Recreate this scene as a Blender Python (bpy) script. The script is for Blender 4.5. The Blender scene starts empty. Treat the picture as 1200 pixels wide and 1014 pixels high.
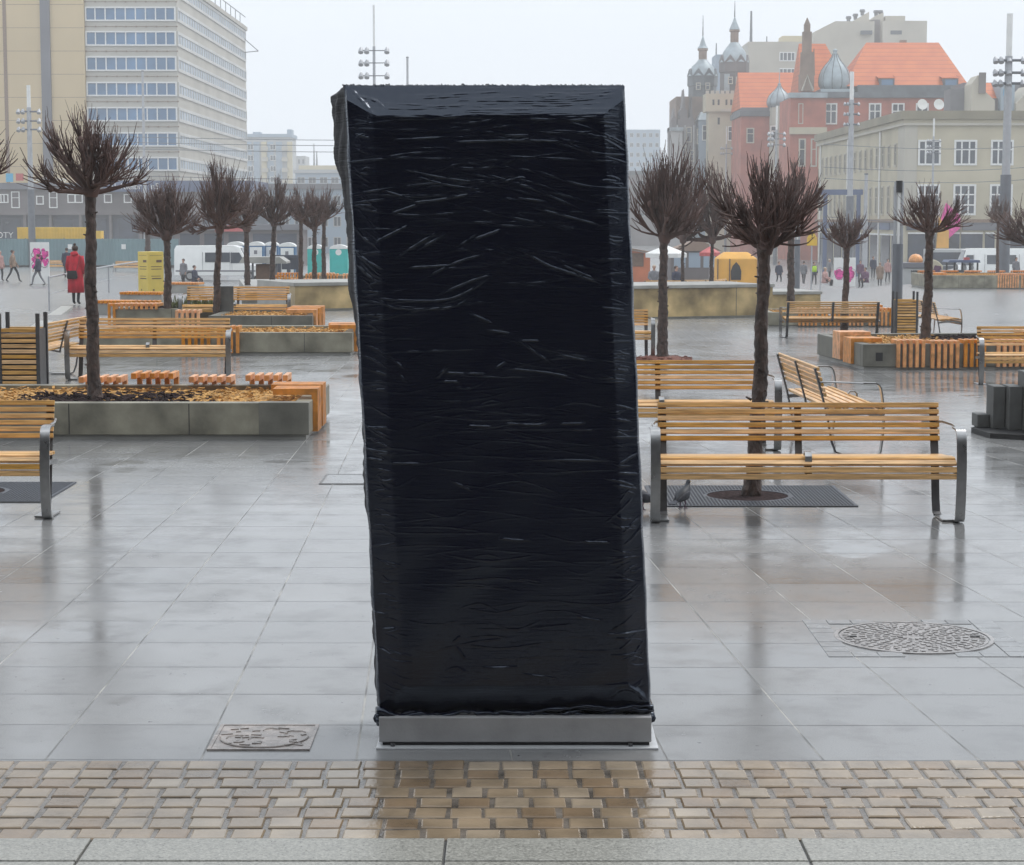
import bpy, bmesh, math, random
import numpy as np
from mathutils import Vector, Matrix
S = bpy.context.scene
COL = S.collection
R = math.radians
PI = math.pi
# ------------------------------------------------------------------ camera
HC = 2.1                       # eye height over the near paving
FPX = 2400.0                   # focal length in photo pixels (1200 wide)
PITCH = math.atan(249 / FPX)
cam_d = bpy.data.cameras.new('camera'); cam = bpy.data.objects.new('camera', cam_d); COL.objects.link(cam)
cam.location = (0, 0, HC); cam.rotation_euler = (PI / 2 - PITCH, 0, 0)
cam_d.sensor_width = 36; cam_d.lens = 36 * FPX / 1200; cam_d.clip_start = 0.1; cam_d.clip_end = 6000
S.camera = cam
# ------------------------------------------------------------------ sky and sun (overcast)
SUN_EL, SUN_ROT = R(58), R(200)
w = bpy.data.worlds.new('World'); S.world = w; w.use_nodes = True
nt = w.node_tree; nt.nodes.clear()
out = nt.nodes.new('ShaderNodeOutputWorld'); bg = nt.nodes.new('ShaderNodeBackground')
sky = nt.nodes.new('ShaderNodeTexSky'); sky.sky_type = 'NISHITA'; sky.sun_disc = False
sky.sun_elevation = SUN_EL; sky.sun_rotation = SUN_ROT; sky.dust_density = 4; sky.air_density = 1.0
hs = nt.nodes.new('ShaderNodeHueSaturation'); hs.inputs['Saturation'].default_value = 0.12
mx = nt.nodes.new('ShaderNodeMix'); mx.data_type = 'RGBA'; mx.inputs[0].default_value = 0.88
mx.inputs[7].default_value = (7.5, 8.1, 8.8, 1)      # the even cloud layer
nt.links.new(sky.outputs[0], hs.inputs['Color']); nt.links.new(hs.outputs[0], mx.inputs[6])
nt.links.new(mx.outputs[2], bg.inputs['Color']); bg.inputs['Strength'].default_value = 0.1
nt.links.new(bg.outputs[0], out.inputs[0])
sd = bpy.data.lights.new('sun', 'SUN'); sd.energy = 1.3; sd.angle = R(25); sd.color = (1, 0.97, 0.93)
sun = bpy.data.objects.new('sun', sd); COL.objects.link(sun)
sun.rotation_euler = (R(90) - SUN_EL, 0, R(180) - SUN_ROT + R(150))
S.view_settings.view_transform = 'Standard'; S.view_settings.look = 'None'
S.view_settings.exposure = 0.46; S.view_settings.gamma = 1.0
S.cycles.use_denoising = True
S.cycles.max_bounces = 8; S.cycles.diffuse_bounces = 3; S.cycles.glossy_bounces = 3; S.cycles.volume_bounces = 2
S.cycles.caustics_reflective = False; S.cycles.caustics_refractive = False
S.cycles.sample_clamp_indirect = 6

# ------------------------------------------------------------------ pixel <-> place
CP, SP = math.cos(PITCH), math.sin(PITCH)
def ray(px, py):
    xc = (px - 600) / FPX; yc = (507 - py) / FPX
    return Vector((xc, CP + yc * SP, -SP + yc * CP))
def P(px, py, Y):
    d = ray(px, py); t = Y / d.y
    return Vector((d.x * t, Y, HC + d.z * t))
def sstep(a, b, x):
    t = min(1, max(0, (x - a) / (b - a))); return t * t * (3 - 2 * t)
# heights of the square's surface, measured where things of known size stand: (photo x, distance, photo y or None, height)
_cp = []
def cpt(px, Y, py=None, z=None):
    if z is None: z = P(px, py, Y).z
    _cp.append((px / 300.0, math.log(Y) * 3, z))
for px in (-300, 0, 300, 600, 900, 1200, 1500):
    cpt(px, 18, z=0); cpt(px, 22, z=-0.02 if px > 650 else 0)
for px in (-300, 100, 300, 400): cpt(px, 30, z=0)
for px in (250, 330, 420): cpt(px, 40, z=0)
for px in (760, 1000, 1300, 1600): cpt(px, 31, z=-0.2)
for px in (900, 1000, 1200, 1500): cpt(px, 45, z=-0.45)
cpt(380, 51, py=363); cpt(820, 55, py=372); cpt(620, 53, z=-0.3)
cpt(90, 55, py=357.5); cpt(0, 55, py=358.5); cpt(-300, 55, z=-.18); cpt(60, 42, z=0); cpt(-300, 42, z=0)
cpt(20, 110, py=331); cpt(-300, 110, z=-1.2); cpt(100, 165, py=313); cpt(250, 140, py=328)
cpt(400, 150, py=322); cpt(860, 120, py=332); cpt(1000, 150, py=333.5); cpt(930, 150, py=333.5); cpt(1150, 92, py=339); cpt(1400, 92, py=339)
cpt(1150, 200, py=323); cpt(620, 120, z=-1.6); cpt(200, 300, z=-2.5); cpt(600, 300, z=-3); cpt(1000, 300, z=-3.5)
_CP = np.array(_cp)
def terrain(x, y):
    s = sstep(20, 27, y)
    if s <= 0: return 0.0
    q0 = (x / y * FPX + 600) / 300.0; q1 = math.log(y) * 3
    d2 = (_CP[:, 0] - q0) ** 2 + (_CP[:, 1] - q1) ** 2 + 0.02
    ww = 1 / (d2 * d2)
    return float((ww * _CP[:, 2]).sum() / ww.sum()) * s
def ground(px, py):
    d = ray(px, py); lo, hi = 2.0, 2000.0
    t = lo
    while t < hi:
        p = d * t
        if HC + p.z < terrain(p.x, p.y): break
        t *= 1.01
    a, b = t / 1.01, t
    for _ in range(30):
        m = (a + b) / 2; p = d * m
        if HC + p.z < terrain(p.x, p.y): b = m
        else: a = m
    p = d * a
    return Vector((p.x, p.y, terrain(p.x, p.y)))
def at(px, Y):
    x = (px - 600) / FPX * Y
    return Vector((x, Y, terrain(x, Y)))

# ------------------------------------------------------------------ mesh builder
class MB:
    def __init__(s): s.v = []; s.f = []; s.m = []; s.mat = 0
    def add(s, vs, fs, m=None):
        b = len(s.v); s.v += [tuple(v) for v in vs]
        for f in fs: s.f.append(tuple(b + i for i in f)); s.m.append(s.mat if m is None else m)
        return s
    def box(s, x0, x1, y0, y1, z0, z1, m=None):
        return s.add([(x0, y0, z0), (x1, y0, z0), (x1, y1, z0), (x0, y1, z0), (x0, y0, z1), (x1, y0, z1), (x1, y1, z1), (x0, y1, z1)],
                     [(0, 3, 2, 1), (4, 5, 6, 7), (0, 1, 5, 4), (1, 2, 6, 5), (2, 3, 7, 6), (3, 0, 4, 7)], m)
    def obox(s, c, size, rz=0, rx=0, ry=0, m=None):
        M = Matrix.Translation(c) @ Matrix.Rotation(rz, 4, 'Z') @ Matrix.Rotation(rx, 4, 'X') @ Matrix.Rotation(ry, 4, 'Y')
        a, b, d = size[0] / 2, size[1] / 2, size[2] / 2
        vs = [M @ Vector(q) for q in ((-a, -b, -d), (a, -b, -d), (a, b, -d), (-a, b, -d), (-a, -b, d), (a, -b, d), (a, b, d), (-a, b, d))]
        return s.add(vs, [(0, 3, 2, 1), (4, 5, 6, 7), (0, 1, 5, 4), (1, 2, 6, 5), (2, 3, 7, 6), (3, 0, 4, 7)], m)
    def tube(s, pts, rad, n=6, caps=True, m=None, flat=None):
        pts = [Vector(p) for p in pts]
        if not hasattr(rad, '__len__'): rad = [rad] * len(pts)
        rings = []; prev = None
        for i, p in enumerate(pts):
            t = (pts[min(i + 1, len(pts) - 1)] - pts[max(i - 1, 0)])
            t = t.normalized() if t.length > 1e-9 else Vector((0, 0, 1))
            if prev is None:
                a = t.cross(Vector((0, 0, 1)));
                if a.length < 0.05: a = t.cross(Vector((1, 0, 0)))
            else: a = prev - t * prev.dot(t)
            a.normalize(); prev = a; b = t.cross(a)
            fl = 1 if flat is None else flat
            rings.append([p + (a * math.cos(2 * PI * k / n) + b * math.sin(2 * PI * k / n) * fl) * rad[i] for k in range(n)])
        return s.loft(rings, caps, m)
    def loft(s, rings, caps=True, m=None):
        n = len(rings[0]); vs = [v for r in rings for v in r]; fs = []
        for i in range(len(rings) - 1):
            for k in range(n):
                k2 = (k + 1) % n
                fs.append((i * n + k, i * n + k2, (i + 1) * n + k2, (i + 1) * n + k))
        if caps:
            fs.append(tuple(reversed(range(n)))); fs.append(tuple((len(rings) - 1) * n + k for k in range(n)))
        return s.add(vs, fs, m)
    def lathe(s, prof, c=(0, 0, 0), n=16, m=None, sx=1, sy=1):
        return s.loft([[(c[0] + r * sx * math.cos(2 * PI * k / n), c[1] + r * sy * math.sin(2 * PI * k / n), c[2] + z) for k in range(n)] for r, z in prof], True, m)
    def cyl(s, p0, p1, r0, r1=None, n=12, m=None):
        return s.tube([p0, p1], [r0, r0 if r1 is None else r1], n, True, m)
    def ball(s, c, r, n=10, m=None):
        rr = r if hasattr(r, '__len__') else (r, r, r); k = max(4, n // 2)
        prof = [(max(1e-3, math.sin(PI * i / k)), -math.cos(PI * i / k)) for i in range(k + 1)]
        return s.loft([[(c[0] + rr[0] * a * math.cos(2 * PI * j / n), c[1] + rr[1] * a * math.sin(2 * PI * j / n), c[2] + rr[2] * z) for j in range(n)] for a, z in prof], True, m)
    def prism(s, poly, axis, a, b, m=None):
        """poly of 2-D points extruded along axis ('x': poly=(y,z), 'y': poly=(x,z), 'z': poly=(x,y)) from a to b"""
        n = len(poly)
        def q(p, t): return {'x': (t, p[0], p[1]), 'y': (p[0], t, p[1]), 'z': (p[0], p[1], t)}[axis]
        vs = [q(p, a) for p in poly] + [q(p, b) for p in poly]
        fs = [(i, (i + 1) % n, n + (i + 1) % n, n + i) for i in range(n)] + [tuple(reversed(range(n))), tuple(range(n, 2 * n))]
        return s.add(vs, fs, m)
    def band(s, path, x0, x1, th, m=None):
        """flat steel bar running along a (y,z) path, from x0 to x1 wide, th thick"""
        rings = []
        P_ = [Vector((0, p[0], p[1])) for p in path]
        for i, p in enumerate(P_):
            t = (P_[min(i + 1, len(P_) - 1)] - P_[max(i - 1, 0)]).normalized()
            nn = Vector((0, -t.z, t.y)) * th / 2
            rings.append([(x0, *(p + nn).yz), (x1, *(p + nn).yz), (x1, *(p - nn).yz), (x0, *(p - nn).yz)])
        return s.loft(rings, True, m)
    def build(s, name, mats, parent=None, smooth=False, bevel=0, loc=None):
        me = bpy.data.meshes.new(name); me.from_pydata(s.v, [], s.f); me.update()
        mats = mats if isinstance(mats, (list, tuple)) else [mats]
        for mm in mats: me.materials.append(mm)
        if any(s.m): me.polygons.foreach_set('material_index', s.m)
        bm = bmesh.new(); bm.from_mesh(me); bmesh.ops.recalc_face_normals(bm, faces=bm.faces); bm.to_mesh(me); bm.free()
        if smooth:
            me.polygons.foreach_set('use_smooth', [True] * len(me.polygons))
            if smooth != 'all':
                try: me.set_sharp_from_angle(angle=R(40))
                except Exception: pass
        o = bpy.data.objects.new(name, me); COL.objects.link(o)
        if loc is not None: o.location = loc
        if parent: o.parent = parent
        if bevel:
            b = o.modifiers.new('bevel', 'BEVEL'); b.width = bevel; b.segments = 2; b.limit_method = 'ANGLE'; b.angle_limit = R(40)
        return o
def tag(o, label, cat, group=None):
    o['label'] = label; o['category'] = cat
    if group: o['group'] = group
    return o
def thing(name, label, cat, loc=(0, 0, 0), rz=0, group=None):
    o = bpy.data.objects.new(name, None); COL.objects.link(o); o.empty_display_size = 0.2
    o.location = loc; o.rotation_euler = (0, 0, rz)
    return tag(o, label, cat, group)
def struct(o): o['kind'] = 'structure'; return o
def dup(root, loc, rz=0, label=None, group=None, scale=None):
    def cp(o, par):
        c = o.copy(); COL.objects.link(c); c.parent = par
        for ch in o.children: cp(ch, c)
        return c
    r = cp(root, None); r.location = loc; r.rotation_euler = (0, 0, rz)
    if scale: r.scale = scale
    if label: r['label'] = label
    if group: r['group'] = group
    return r

# ------------------------------------------------------------------ materials
def newmat(name):
    m = bpy.data.materials.new(name); m.use_nodes = True
    n = m.node_tree.nodes; return m, n, m.node_tree.links, n['Principled BSDF']
def mat(name, col, rough=0.6, metal=0.0, spec=0.5, var=0.15, scale=6.0, bump=0.0, bscale=None, stretch=None, rvar=0.0, coat=0, each=0):
    m, n, L, b = newmat(name)
    tc = n.new('ShaderNodeTexCoord'); mp = n.new('ShaderNodeMapping'); L.new(tc.outputs['Object'], mp.inputs[0])
    if stretch: mp.inputs['Scale'].default_value = stretch
    no = n.new('ShaderNodeTexNoise'); no.inputs['Scale'].default_value = scale; no.inputs['Detail'].default_value = 6
    L.new(mp.outputs[0], no.inputs['Vector'])
    cr = n.new('ShaderNodeValToRGB'); e = cr.color_ramp.elements
    e[0].position = 0.3; e[1].position = 0.72
    e[0].color = tuple(max(0, c * (1 - var)) for c in col) + (1,); e[1].color = tuple(min(1, c * (1 + var)) for c in col) + (1,)
    L.new(no.outputs[0], cr.inputs[0]); L.new(cr.outputs[0], b.inputs['Base Color'])
    if each:      # every piece of wood has its own tone
        oi = n.new('ShaderNodeObjectInfo'); hv = n.new('ShaderNodeHueSaturation'); mr0 = n.new('ShaderNodeMapRange'); mr0.inputs[3].default_value = 1 - each; mr0.inputs[4].default_value = 1 + each * .6
        L.new(oi.outputs['Random'], mr0.inputs[0]); L.new(mr0.outputs[0], hv.inputs['Value']); L.new(cr.outputs[0], hv.inputs['Color']); L.new(hv.outputs[0], b.inputs['Base Color'])
        mr1 = n.new('ShaderNodeMapRange'); mr1.inputs[3].default_value = 1.1; mr1.inputs[4].default_value = .78; L.new(oi.outputs['Random'], mr1.inputs[0]); L.new(mr1.outputs[0], hv.inputs['Saturation'])
    b.inputs['Roughness'].default_value = rough; b.inputs['Metallic'].default_value = metal
    b.inputs['Specular IOR Level'].default_value = spec; b.inputs['Coat Weight'].default_value = coat; b.inputs['Coat Roughness'].default_value = 0.1
    if rvar:
        mr = n.new('ShaderNodeMapRange'); mr.inputs[3].default_value = max(0.02, rough - rvar); mr.inputs[4].default_value = min(1, rough + rvar)
        L.new(no.outputs[0], mr.inputs[0]); L.new(mr.outputs[0], b.inputs['Roughness'])
    if bump:
        n2 = n.new('ShaderNodeTexNoise'); n2.inputs['Scale'].default_value = bscale or scale * 4; n2.inputs['Detail'].default_value = 5
        L.new(mp.outputs[0], n2.inputs['Vector'])
        bp = n.new('ShaderNodeBump'); bp.inputs['Strength'].default_value = 1; bp.inputs['Distance'].default_value = bump
        L.new(n2.outputs[0], bp.inputs['Height']); L.new(bp.outputs[0], b.inputs['Normal'])
    return m
M = {}
M['steel'] = mat('brushed_steel', (.42, .42, .42), .3, 1, var=.12, scale=20, rvar=.08)
M['darksteel'] = mat('dark_steel', (.10, .10, .105), .45, .6, var=.2, scale=15)
M['slat'] = mat('wet_pine_slat', (.72, .395, .125), .38, each=.22, var=.42, scale=7, stretch=(.6, 9, 9), rvar=.12, bump=.0006)
M['timber'] = mat('wet_orange_timber', (.72, .275, .042), .35, each=.18, var=.35, scale=5, stretch=(2, 2, 2), rvar=.1, bump=.0006)
M['concrete'] = mat('wet_concrete', (.25, .235, .18), .5, var=.45, scale=3.0, rvar=.15, bump=.002, bscale=40)
M['concrete_dark'] = mat('dark_concrete', (.155, .15, .125), .5, var=.3, scale=4, rvar=.15, bump=.002, bscale=40)
M['paleconc'] = mat('pale_concrete', (.34, .335, .31), .45, var=.2, scale=2.5, rvar=.15, bump=.001, bscale=40)
M['chips'] = mat('wood_chips', (.50, .27, .07), .7, var=.6, scale=25, bump=.02, bscale=45)
M['soil'] = mat('dark_mulch', (.035, .022, .022), .9, spec=.1, var=.6, scale=25, bump=.02, bscale=45)
M['redmulch'] = mat('red_mulch', (.16, .045, .025), .7, var=.5, scale=25, bump=.02, bscale=45)
M['bark'] = mat('wet_bark', (.068, .043, .034), .6, var=.7, scale=16, stretch=(1, 1, .6), bump=.04, bscale=24)
M['twig'] = mat('bare_twigs', (.105, .06, .05), .6, var=.5, scale=3)
M['twigfar'] = mat('far_twigs', (.035, .026, .026), .7, var=.4, scale=3)
M['stone'] = mat('yellow_marble', (.42, .31, .15), .42, var=.75, scale=1.3, rvar=.15)
M['pole'] = mat('grey_painted_pole', (.16, .17, .19), .45, .2, var=.1, scale=3)
M['palepole'] = mat('pale_galvanised_pole', (.42, .43, .45), .5, .3, var=.1, scale=3)
M['white'] = mat('white_paint', (.78, .78, .76), .4, var=.06, scale=3)
M['whitegloss'] = mat('white_car_paint', (.86, .87, .85), .2, var=.05, scale=2, coat=.5)
M['black'] = mat('black_rubber', (.015, .015, .016), .6, var=.3, scale=8)
M['glass'] = mat('dark_glass', (.05, .065, .085), .08, var=.4, scale=.6, spec=.7)
M['blueglass'] = mat('blue_window_glass', (.09, .19, .33), .12, var=.35, scale=.25, spec=.7)
M['shopglass'] = mat('shop_glass', (.022, .032, .055), .12, var=.6, scale=.5, spec=.6)
M['yellow'] = mat('yellow_paint', (.75, .48, .05), .45, var=.1, scale=2)
M['paleyellow'] = mat('pale_yellow_panel', (.72, .55, .12), .5, var=.08, scale=3)
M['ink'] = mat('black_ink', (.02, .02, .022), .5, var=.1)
M['cyanfence'] = mat('grey_green_sheet', (.16, .25, .27), .45, var=.12, scale=.6)
M['teal'] = mat('teal_plastic', (.0, .44, .40), .4, var=.08, scale=2)
M['bluep'] = mat('blue_plastic', (.03, .14, .30), .4, var=.1, scale=2)
M['redcoat'] = mat('red_cloth', (.50, .012, .03), .75, var=.35, scale=7, bump=.02, bscale=9, stretch=(1, 1, .5))
M['beige'] = mat('beige_panel', (.62, .49, .30), .7, var=.07, scale=.12)
M['cream'] = mat('cream_concrete_panel', (.49, .47, .42), .75, var=.1, scale=.15)
M['greyband'] = mat('grey_strip_panel', (.17, .17, .19), .6, var=.1, scale=.3)
M['sideglass'] = mat('pale_side_panel', (.60, .60, .58), .6, var=.12, scale=.2)
M['podium'] = mat('grimy_podium_wall', (.17, .15, .15), .7, var=.3, scale=.25)
M['darkshop'] = mat('dark_shop_front', (.05, .06, .085), .4, var=.5, scale=.25)
M['signblue'] = mat('blue_grey_sign_band', (.10, .13, .22), .5, var=.15, scale=.3)
M['brick'] = mat('red_brick_wall', (.42, .13, .085), .8, var=.22, scale=.5)
M['brownbrick'] = mat('brown_stone_wall', (.24, .17, .13), .8, var=.3, scale=.5)
M['redroof'] = mat('orange_red_tiles', (.60, .13, .06), .65, var=.2, scale=.4)
M['zinc'] = mat('pale_zinc_roof', (.34, .40, .43), .45, .2, var=.25, scale=.8)
M['darkzinc'] = mat('dark_slate_roof', (.11, .125, .14), .55, var=.3, scale=.8)
M['render'] = mat('beige_grey_render', (.52, .47, .35), .8, var=.13, scale=.25)
M['renderdark'] = mat('grimy_cornice', (.27, .24, .17), .8, var=.2, scale=.3)
M['block'] = mat('pale_grey_render', (.50, .47, .40), .8, var=.1, scale=.2)
M['skin'] = mat('skin', (.50, .28, .2), .6, var=.08)
M['trousers'] = mat('dark_trousers', (.025, .026, .032), .8, var=.3)
M['navy'] = mat('navy_cloth', (.018, .022, .05), .8, var=.3)
M['tan'] = mat('tan_cloth', (.26, .18, .13), .8, var=.25)
M['pinkcloth'] = mat('dusty_pink_cloth', (.42, .24, .22), .8, var=.25)
M['greycloth'] = mat('grey_cloth', (.17, .17, .185), .8, var=.25)
M['purple'] = mat('plum_cloth', (.12, .05, .10), .8, var=.25)
M['hivis'] = mat('yellow_vest_cloth', (.45, .7, .03), .7, var=.15)
M['hair'] = mat('brown_hair', (.04, .02, .012), .6, var=.4)
M['fairhair'] = mat('fair_hair', (.42, .34, .26), .6, var=.2)
M['shoe'] = mat('black_leather', (.012, .011, .011), .35, var=.2)
M['orangetent'] = mat('amber_canvas', (.78, .40, .06), .6, var=.12, scale=1)
M['orangehut'] = mat('orange_red_planks', (.52, .16, .07), .6, var=.15, scale=1)
M['canvas'] = mat('white_canvas', (.75, .75, .73), .7, var=.06)
M['pink'] = mat('hot_pink_print', (.80, .05, .35), .5, var=.3, scale=4)
M['bluesign'] = mat('sky_blue_panel', (.08, .40, .62), .5, var=.1)
M['redsign'] = mat('faded_red_panel', (.50, .09, .09), .5, var=.1)
M['block_grey'] = mat('grey_paver_block', (.095, .098, .095), .6, var=.25, scale=6, bump=.002, bscale=60)
M['iron'] = mat('wet_cast_iron', (.12, .118, .115), .35, .3, var=.3, scale=30, rvar=.12)
M['pigeon'] = mat('slate_feathers', (.022, .026, .036), .5, var=.4, scale=40)
M['pigeonwing'] = mat('pale_grey_feathers', (.06, .066, .085), .6, var=.35, scale=60)
M['plants'] = mat('winter_leaves', (.13, .15, .05), .7, var=.6, scale=12)
M['hazewall'] = mat('pale_flat_wall', (.46, .47, .47), .8, var=.06, scale=.1)
M['yellowwall'] = mat('pale_yellow_wall', (.62, .55, .38), .8, var=.05, scale=.1)
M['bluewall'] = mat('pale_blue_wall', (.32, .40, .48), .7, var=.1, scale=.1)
M['brown'] = mat('brown_board', (.15, .09, .06), .6, var=.2)
M['sideblue'] = mat('pale_side_glass', (.34, .40, .46), .3, var=.3, scale=.25)
# ================================================================== GROUND
class NT:
    def __init__(s, m): s.n = m.node_tree.nodes; s.L = m.node_tree.links
    def m(s, op, a, b=None, c=None):
        nd = s.n.new('ShaderNodeMath'); nd.operation = op
        for i, q in enumerate((a, b, c)):
            if q is None: continue
            if hasattr(q, 'links') or hasattr(q, 'is_output'): s.L.new(q, nd.inputs[i])
            else: nd.inputs[i].default_value = q
        return nd.outputs[0]
    def noise(s, vec, sc, det=4, rough=.5):
        nd = s.n.new('ShaderNodeTexNoise'); nd.inputs['Scale'].default_value = sc; nd.inputs['Detail'].default_value = det; nd.inputs['Roughness'].default_value = rough
        s.L.new(vec, nd.inputs['Vector']); return nd.outputs[0]
    def rng(s, v, a, b, c, d):
        nd = s.n.new('ShaderNodeMapRange'); s.L.new(v, nd.inputs[0])
        for i, q in enumerate((a, b, c, d)): nd.inputs[i + 1].default_value = q
        return nd.outputs[0]
    def mix(s, f, a, b):
        nd = s.n.new('ShaderNodeMix'); nd.data_type = 'RGBA'
        if hasattr(f, 'is_output'): s.L.new(f, nd.inputs[0])
        else: nd.inputs[0].default_value = f
        for i, q in ((6, a), (7, b)):
            if hasattr(q, 'is_output'): s.L.new(q, nd.inputs[i])
            else: nd.inputs[i].default_value = tuple(q) + (1,)
        return nd.outputs[2]
def paving_material():
    m, n, L, b = newmat('wet_granite_slabs'); t = NT(m)
    g = n.new('ShaderNodeNewGeometry'); sp = n.new('ShaderNodeSeparateXYZ'); L.new(g.outputs['Position'], sp.inputs[0])
    X, Y = sp.outputs[0], sp.outputs[1]
    Yc = t.m('MINIMUM', t.m('MAXIMUM', t.m('SUBTRACT', Y, 7.8), -6.0), 22.0)
    X8 = t.m('DIVIDE', t.m('ADD', X, t.m('MULTIPLY', Yc, .0505)), t.m('SUBTRACT', 1.0, t.m('MULTIPLY', Yc, .0205)))
    u = t.m('DIVIDE', t.m('ADD', X8, 1.825 + .609 * 200), .609)
    v = t.m('DIVIDE', t.m('ADD', t.m('ADD', Y, t.m('MULTIPLY', X, .004)), -7.83 + .557 * 100), .557)
    iu, iv = t.m('FLOOR', u), t.m('FLOOR', v); fu, fv = t.m('FRACT', u), t.m('FRACT', v)
    du = t.m('MULTIPLY', t.m('MINIMUM', fu, t.m('SUBTRACT', 1.0, fu)), .609)
    dv = t.m('MULTIPLY', t.m('MINIMUM', fv, t.m('SUBTRACT', 1.0, fv)), .557)
    cmb = n.new('ShaderNodeCombineXYZ'); L.new(iu, cmb.inputs[0]); L.new(iv, cmb.inputs[1])
    wn = n.new('ShaderNodeTexWhiteNoise'); wn.noise_dimensions = '2D'; L.new(cmb.outputs[0], wn.inputs['Vector'])
    pos = g.outputs['Position']
    big = t.noise(pos, .22, 3); mid = t.noise(pos, 1.1, 5); fine = t.noise(pos, 160, 2); spots = t.noise(pos, 3.2, 6, .65)
    # joints: light grout along the square, thin dark gaps across it, both broken up
    jl = t.m('MULTIPLY', t.m('LESS_THAN', du, t.m('ADD', .0018, t.m('MULTIPLY', mid, .0045))), 1.0)
    jt = t.m('MULTIPLY', t.m('LESS_THAN', dv, t.m('ADD', .0024, t.m('MULTIPLY', mid, .004))), 1.0)
    base = t.mix(t.rng(wn.outputs['Value'], 0, 1, 0, 1), (.20, .20, .198), (.255, .254, .25))
    base = t.mix(t.rng(fine, .4, .62, 0, .4), base, (.16, .165, .17))
    base = t.mix(t.rng(spots, .50, .70, 0, .6), base, (.14, .14, .142)); base = t.mix(t.rng(t.noise(pos, 5.5, 8, .75), .60, .68, 0, .35), base, (.10, .10, .10))
    lj = t.mix(t.rng(t.noise(pos, 2.3, 4), .42, .62, 0, 1), (.13, .13, .128), (.40, .39, .36))
    base = t.mix(jl, base, lj); base = t.mix(t.m('MULTIPLY', jt, .8), base, (.05, .052, .056)); grit = t.noise(pos, 26, 2); base = t.mix(t.rng(grit, .735, .76, 0, .75), base, (.05, .05, .05))
    L.new(base, b.inputs['Base Color'])
    # wet film: puddles are mirror-smooth, the rest is damp stone
    rg = t.rng(big, .40, .66, .10, .26); rg = t.m('ADD', rg, t.rng(spots, .35, .7, -.05, .10))
    rg = t.m('ADD', rg, t.rng(wn.outputs['Value'], 0, 1, -.03, .04))
    pud = t.rng(mid, .60, .66, 0, 1); rg = t.m('ADD', rg, t.m('MULTIPLY', pud, -.12))
    far = t.rng(Y, 22, 60, 0, 1); rg = t.m('ADD', t.m('MULTIPLY', rg, t.m('SUBTRACT', 1.0, far)), t.m('MULTIPLY', far, .27))
    rg = t.m('MAXIMUM', rg, .04)
    jn = t.m('MAXIMUM', jl, jt); rg = t.m('ADD', rg, t.m('MULTIPLY', jn, .3)); L.new(rg, b.inputs['Roughness'])
    b.inputs['Specular IOR Level'].default_value = .5
    h = t.m('ADD', t.m('MULTIPLY', jn, -1.0), t.m('MULTIPLY', fine, .10)); h = t.m('ADD', h, t.m('MULTIPLY', spots, .30))
    h = t.m('ADD', h, t.m('MULTIPLY', wn.outputs['Value'], .2))
    fade = t.m('MINIMUM', 1.0, t.m('POWER', t.m('DIVIDE', 13.0, t.m('MAXIMUM', Y, 1.0)), 1.5)); h = t.m('MULTIPLY', h, fade)
    bp = n.new('ShaderNodeBump'); bp.inputs['Distance'].default_value = .0022; bp.inputs['Strength'].default_value = .8
    L.new(h, bp.inputs['Height']); L.new(bp.outputs[0], b.inputs['Normal'])
    return m
M['paving'] = paving_material()
def ground_mesh():
    ys = [-60, -30, -10, 0, 3, 5] + [6 + i for i in range(15)]
    y = 21
    while y < 3200: ys.append(y); y *= 1.035
    us = [-1.6, -1.2, -.9, -.7, -.55] + [(-.5 + i * .0125) for i in range(81)] + [.55, .7, .9, 1.2, 1.6]
    vs = []
    for y in ys:
        for u in us:
            x = u * (abs(y) + 12) if y > 0 else u * 60
            vs.append((x, y, terrain(x, y) if y > 20 else 0.0))
    k = len(us); fs = [(j * k + i, j * k + i + 1, (j + 1) * k + i + 1, (j + 1) * k + i) for j in range(len(ys) - 1) for i in range(k - 1)]
    b = MB(); b.add(vs, fs); o = b.build('ground', M['paving'], smooth='all'); struct(o)
ground_mesh()
rnd = random.Random(4)
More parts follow.
